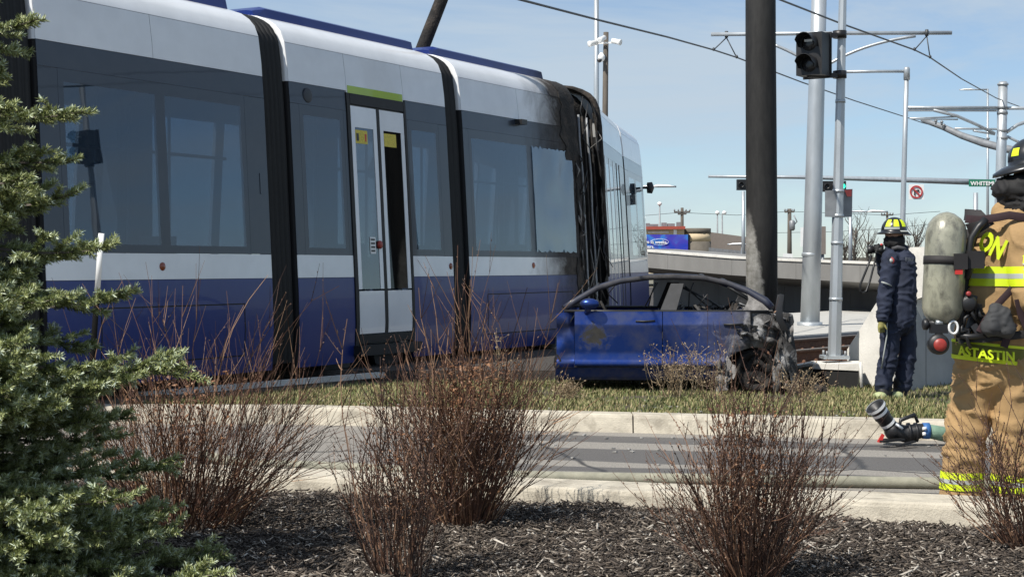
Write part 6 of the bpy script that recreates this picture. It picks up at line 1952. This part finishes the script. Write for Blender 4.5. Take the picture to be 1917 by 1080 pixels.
def shrub(label, px, py, n, h, spread, seed, mat, hvar=.35, buds=.5, leaves=0, base_r=.10, lean=(0, 0), rad=.0026, twigs=3, group='bare shrubs along the planting bed', tall=0):
    rg = np.random.default_rng(seed)
    Z = (EYE - .06) * F / (py - HZ)
    b = at(px, py, Z); b = np.array([b.x, b.y, .03])
    t = thing('bare_shrub', label, 'shrub', b.tolist(), group)
    S = Stems(); B = Stems(); LV = Stems()
    for i in range(n):
        a = rg.uniform(0, 2 * np.pi); rr_ = base_r * math.sqrt(rg.random())
        p0 = b + np.array([math.cos(a) * rr_, math.sin(a) * rr_, 0])
        out = spread * rg.random() ** .75 * (1.0 if i < n - tall else .8)
        hh = h * (1 - hvar * rg.random() ** .8) * (1 - .28 * (out / spread) ** 2)
        if i >= n - tall: hh = h * rg.uniform(1.05, 1.35)
        a2 = a + rg.normal(0, .5)
        tip = p0 + np.array([math.cos(a2) * out + lean[0] * hh, math.sin(a2) * out + lean[1] * hh, hh])
        bow = rg.normal(0, .065, 3) * hh; bow[2] = abs(bow[2])
        outv = np.array([math.cos(a2), math.sin(a2), 0]) * out * rg.uniform(-.18, .12)
        m = 9
        s_ = np.linspace(0, 1, m)[:, None]
        pts = p0 * (1 - s_) + tip * s_ + (bow + outv) * (4 * s_ * (1 - s_)) + rg.normal(0, .006, (m, 3)) * np.minimum(s_ * 4, 1)
        r0 = rad * rg.uniform(.7, 1.5)
        S.tube(pts, np.linspace(r0, r0 * .35, m))
        for k in range(rg.poisson(twigs)):
            f = rg.uniform(.3, .88); j = int(f * (m - 1)); q0 = pts[j] * (1 - (f * (m - 1) - j)) + pts[min(j + 1, m - 1)] * (f * (m - 1) - j)
            dr = tip - p0; dr = dr / np.linalg.norm(dr); sd_ = rg.normal(0, 1, 3); sd_ /= np.linalg.norm(sd_)
            dd = dr * .8 + sd_ * .62; l = rg.uniform(.08, .30) * h
            tw = np.stack([q0 + dd * l * s2 + np.array([0, 0, 1]) * l * .18 * s2 ** 2 for s2 in np.linspace(0, 1, 4)])
            S.tube(tw, np.linspace(r0 * .55, r0 * .25, 4))
            if rg.random() < buds:
                for q_ in range(4):
                    c = tw[0] * (1 - q_ / 4) + tw[3] * (q_ / 4); B.bud(c, dd / np.linalg.norm(dd) + rg.normal(0, .4, 3), .010, .0028)
        if rg.random() < buds:
            for q_ in range(12):
                f = rg.uniform(.25, 1); j = min(int(f * (m - 1)), m - 2); c = pts[j] * (1 - (f * (m - 1) - j)) + pts[j + 1] * (f * (m - 1) - j)
                dr = pts[j + 1] - pts[j]; dr /= np.linalg.norm(dr)
                B.bud(c, dr * .7 + rg.normal(0, .5, 3), rg.uniform(.008, .015), .0032)
    S.build('stems', mat, t)
    if B.v: B.build('buds', m_stem2, t)
    for k in range(leaves):
        a = rg.uniform(0, 6.28); z = h * rg.uniform(.35, .8); r_ = spread * rg.uniform(.1, .75) * z / h
        LV.bud(b + np.array([math.cos(a) * r_, math.sin(a) * r_, z]), rg.normal(0, .6, 3), rg.uniform(.015, .035), rg.uniform(.004, .009))
    if leaves: LV.build('dead_leaves', m_leaf, t)
shrub('broad dense red brown shrub beside the spruce at left', 345, 985, 290, 1.02, .70, 21, m_stem, .55, .25, 320, .28, (.10, 0), .0027, 5, tall=26)
shrub('big reddish shrub with dead leaves in the centre of the bed', 872, 985, 290, 1.08, .50, 22, m_stem, .5, .4, 1000, .13, (.04, 0), .0031, 4, tall=20)
shrub('loose knobbly stemmed shrub in front of the big central one', 748, 1085, 74, .86, .27, 23, m_stem2, .5, 1.0, 60, .10, (-.02, .0), .0032, 4, tall=7)
shrub('dark fan shaped shrub standing right of centre', 1400, 1092, 190, .94, .40, 24, m_stem2, .5, .9, 200, .10, (.0, 0), .0030, 4, tall=8)
shrub('dark shrub cut by the right edge in front of the tan trousers', 1925, 1030, 120, .72, .38, 25, m_stem2, .42, .9, 80, .10, (-.06, 0), .0031, 4, tall=6)
# dry weeds on the verge
def weed(label, px, py, n, h, spread, seed, name='dry_weed'):
    rg = np.random.default_rng(seed)
    Z = (EYE - .13) * F / (py - HZ); b = at(px, py, Z); b = np.array([b.x, b.y, .11])
    t = thing(name, label, 'weed', b.tolist(), 'dry weeds on the verge')
    S = Stems(); B = Stems()
    for i in range(n):
        a = rg.uniform(0, 6.28); o = spread * rg.random() ** .7; hh = h * rg.uniform(.5, 1)
        b0 = b + np.array([rg.normal(0, spread * .35), rg.normal(0, spread * .2), 0])
        tip = b0 + np.array([math.cos(a) * o * .7, math.sin(a) * o * .5, hh]); s_ = np.linspace(0, 1, 6)[:, None]
        pts = b0 * (1 - s_) + tip * s_ + rg.normal(0, .02, 3) * 4 * s_ * (1 - s_) + rg.normal(0, .008, (6, 3)) * s_
        S.tube(pts, np.linspace(.004, .0016, 6))
        for k in range(9):
            c = pts[rg.integers(2, 6)]; dd = rg.normal(0, .6, 3) + np.array([0, 0, .5]); l = rg.uniform(.03, .09)
            S.tube(np.stack([c, c + dd * l * .5, c + dd * l]), [.0018, .0014, .001]); B.bud(c + dd * l, dd, .016, .006)
    S.build('stalks', m_straw, t)['kind'] = 'stuff'; B.build('seed_heads', m_straw, t)['kind'] = 'stuff'
weed('tangled dry straw coloured weed in front of the car door', 1262, 738, 44, .47, .32, 31)
weed('thin dry weed beside the wheel arch of the car', 1330, 745, 10, .45, .16, 32)
weed('small dry tuft left of the car below the tram', 1062, 742, 30, .12, .20, 33)
weed('brown dead weed at the foot of the signal footing', 1500, 748, 22, .28, .30, 34)
weed('tall dry seed stalk in front of the third tram module', 930, 760, 4, .62, .05, 35)

# marker stake beside the spruce
mk = thing('marker_stake', 'thin stake with white top and black lower half behind the spruce', 'stake', at(176, 690, 12.6))
mb = MB(); mb.tube([at(182, 545, 12.6), at(190, 437, 12.6)], [.022, .024], 8, flat=(V(0, 1, 0), .5)); mb.build('white_sleeve', m_white, mk)
mb = MB(); mb.tube([V(at(172, 700, 12.6).x, 12.6, 0), at(172, 690, 12.6), at(182, 545, 12.6)], [.024, .024, .022], 8); mb.build('stake', M('stake_black', (.006, .006, .006), .9, spec=.1), mk)

# ------------------------------------------------------------------ spruce
def needle_mat():
    m, N, L, b = newmat('spruce_needle')
    geo = N.new('ShaderNodeNewGeometry')
    r = N.new('ShaderNodeValToRGB'); e = r.color_ramp.elements
    e[0].position = 0; e[0].color = (.030, .048, .012, 1); e[1].position = 1; e[1].color = (.62, .70, .56, 1)  # pale tips, with sunlit tip and shaded inner tones put into the colour
    for q_, c in ((.40, (.10, .13, .030)), (.72, (.34, .37, .14))):
        k = e.new(q_); k.color = (*c, 1)
    at_ = N.new('ShaderNodeAttribute'); at_.attribute_name = 'tipness'
    mm = N.new('ShaderNodeMath'); mm.operation = 'MULTIPLY_ADD'; L.new(geo.outputs['Random Per Island'], mm.inputs[0]); mm.inputs[1].default_value = .45
    L.new(at_.outputs['Fac'], mm.inputs[2])
    L.new(mm.outputs[0], r.inputs['Fac'])
    L.new(r.outputs['Color'], b.inputs['Base Color']); b.inputs['Roughness'].default_value = .55
    return m
def spruce():
    rg = np.random.default_rng(77)
    Z0 = 6.7
    tx = (-105 - 958.5) / F * Z0
    t = thing('spruce_tree', 'blue green spruce with layered needle branches at the left edge', 'tree', (tx, Z0, .05))
    mb = MB(); mb.tube([V(tx, Z0, .0), V(tx, Z0, 1.5), V(tx + .02, Z0, 3.0), V(tx + .02, Z0, 3.9)], [.075, .055, .03, .006], 10); mb.build('trunk', m_wood, t)
    twigs = []      # (p0, p1, p2, tipness)
    W = Stems()
    def branch(z0, az, length, drop, lift):
        d = np.array([math.cos(az), math.sin(az), 0.]); side = np.array([-d[1], d[0], 0.])
        m = 12
        s_ = np.linspace(0, 1, m)
        pts = np.array([[tx, Z0, z0]]) + d[None] * (length * s_)[:, None] + np.array([0, 0, 1.])[None] * ((drop * s_ + lift * s_ ** 2.5) * length)[:, None] + side[None] * (length * .06 * np.sin(s_ * 3 + rg.uniform(0, 6)))[:, None]
        W.tube(pts, np.linspace(.010, .003, m))
        def add(a, b_, c, tp): twigs.append((a, b_, c, tp))
        for i in range(m - 4, m - 1): add(pts[i], (pts[i] + pts[i + 1]) / 2, pts[i + 1], .25 if i > m - 4 else .1)
        nt = int(length / .058)
        for k in range(nt):
            f = .16 + .82 * k / nt + rg.normal(0, .01); f = min(f, .97)
            j = int(f * (m - 1)); fr = f * (m - 1) - j; q0 = pts[j] * (1 - fr) + pts[min(j + 1, m - 1)] * fr
            sg_ = 1 if k % 2 else -1
            l = (.30 * length * (1 - f) ** .75 + .055) * rg.uniform(.75, 1.15)
            fw_ = pts[min(j + 1, m - 1)] - pts[max(j - 1, 0)]; fw_ /= np.linalg.norm(fw_)
            up = rg.normal(.10, .22)
            dd = fw_ * .72 + side * sg_ * .68 + np.array([0, 0, up]); dd /= np.linalg.norm(dd)
            mid = q0 + dd * l * .5 + np.array([0, 0, -.02 * l]); end = q0 + dd * l + fw_ * l * .15 + np.array([0, 0, .06 * l])
            W.tube(np.stack([q0, mid, end]), [.003, .0025, .0015])
            add(q0, (q0 + mid) / 2, mid, .0); add(mid, (mid + end) / 2, end, .30)
            if l > .10:
                for q_ in range(int(l / .05)):
                    ff = rg.uniform(.2, .95); r0 = q0 * (1 - ff) + end * ff
                    s3 = 1 if q_ % 2 else -1
                    nrm = np.cross(dd, [0, 0, 1.]); nrm /= np.linalg.norm(nrm) + 1e-9
                    d3 = dd * .75 + nrm * s3 * .6 + np.array([0, 0, rg.normal(.1, .25)]); d3 /= np.linalg.norm(d3); l3 = rg.uniform(.045, .085)
                    W.tube(np.stack([r0, r0 + d3 * l3 * .5, r0 + d3 * l3]), [.002, .0016, .001])
                    add(r0, r0 + d3 * l3 * .5, r0 + d3 * l3, .38)
    # branches that show in the picture, by their tips
    for (x, y, dZ, l) in ((78, 38, -.15, .46), (60, 95, .1, .46), (160, 208, -.25, .66), (150, 300, -.05, .62), (153, 358, -.1, .62), (222, 462, -.2, .78), (225, 545, -.25, .80), (345, 692, -.35, 1.02), (335, 855, .15, 1.0), (250, 780, .25, .9),
                           (388, 1078, -.55, 1.12), (75, 770, -.6, .75), (330, 1000, -.15, 1.1), (240, 930, -.5, .95), (130, 480, .25, .7), (90, 560, -.45, .62), (180, 640, .2, .8), (425, 1040, .1, 1.18), (120, 1000, -.7, .8), (40, 640, -.55, .5), (30, 330, -.4, .45), (20, 200, -.35, .4)):
        tip = at(x, y, Z0 + dZ); dx = tip.x - tx; dy = tip.y - Z0
        L = math.hypot(dx, dy); drop = rg.uniform(-.32, -.16); lift = rg.uniform(.12, .24)
        branch(tip.z - (drop + lift) * L, math.atan2(dy, dx), L, drop, lift)
    for k in range(150):
        z = rg.uniform(.10, 3.5) if k < 100 else rg.uniform(.1, 1.3); L = max(.12, (1.12 - .29 * z)) * rg.uniform(.72, .95)
        az = rg.uniform(-2.5, 2.5) if k < 60 else rg.uniform(0, 6.28)
        # leave the sight line towards the tips free: shorter towards the right
        L *= (.86 if abs(az) < .7 else 1) * (.62 if z > 1.0 else 1)
        branch(z + .12, az, L, rg.uniform(-.32, -.12), rg.uniform(.08, .22))
    W.build('limbs', m_wood, t)
    # needles
    A = np.array([w[0] for w in twigs]); Bm = np.array([w[1] for w in twigs]); Cc = np.array([w[2] for w in twigs]); TP = np.array([w[3] for w in twigs])
    ln = np.linalg.norm(Cc - A, axis=1)
    cnt = np.maximum(8, (ln * 1300).astype(int))
    idx = np.repeat(np.arange(len(twigs)), cnt); n = len(idx)
    f = rg.random(n)
    a, b_, c = A[idx], Bm[idx], Cc[idx]
    P = a * ((1 - f) ** 2)[:, None] + b_ * (2 * f * (1 - f))[:, None] + c * (f ** 2)[:, None]
    T = (c - a) / (np.linalg.norm(c - a, axis=1)[:, None] + 1e-9)
    rv = rg.normal(0, 1, (n, 3)); rv -= T * np.sum(rv * T, 1)[:, None]; rv /= np.linalg.norm(rv, axis=1)[:, None]
    rv[:, 2] = rv[:, 2] * .9 + .18
    fwd = rg.uniform(.30, .85, n)[:, None]
    D = T * fwd + rv * .8; D /= np.linalg.norm(D, axis=1)[:, None]
    NL = rg.uniform(.018, .030, n)[:, None]
    Wd = np.cross(D, rg.normal(0, 1, (n, 3))); Wd /= np.linalg.norm(Wd, axis=1)[:, None]
    wv = .0016
    vs = np.stack([P - Wd * wv, P + Wd * wv, P + D * NL * .7 + Wd * wv * .9, P + D * NL, P + D * NL * .7 - Wd * wv * .9], 1)
    k = np.arange(n) * 5
    tris = np.stack([np.stack([k, k + 1, k + 2], 1), np.stack([k, k + 2, k + 4], 1), np.stack([k + 4, k + 2, k + 3], 1)], 1).reshape(-1, 3)
    o = np_mesh('needles', vs.reshape(-1, 3), tris, needle_mat(), t, tri=True)
    o['kind'] = 'stuff'
    at_ = o.data.attributes.new('tipness', 'FLOAT', 'POINT')
    if len(at_.data) == n * 5: at_.data.foreach_set('value', np.repeat(TP[idx] + .22 * f ** 2, 5).astype(np.float32))
    print('needles', n)
spruce()
print('objects', len(bpy.data.objects), 'tris', sum(len(o.data.loop_triangles) or len(o.data.polygons) for o in bpy.data.objects if o.type == 'MESH'))
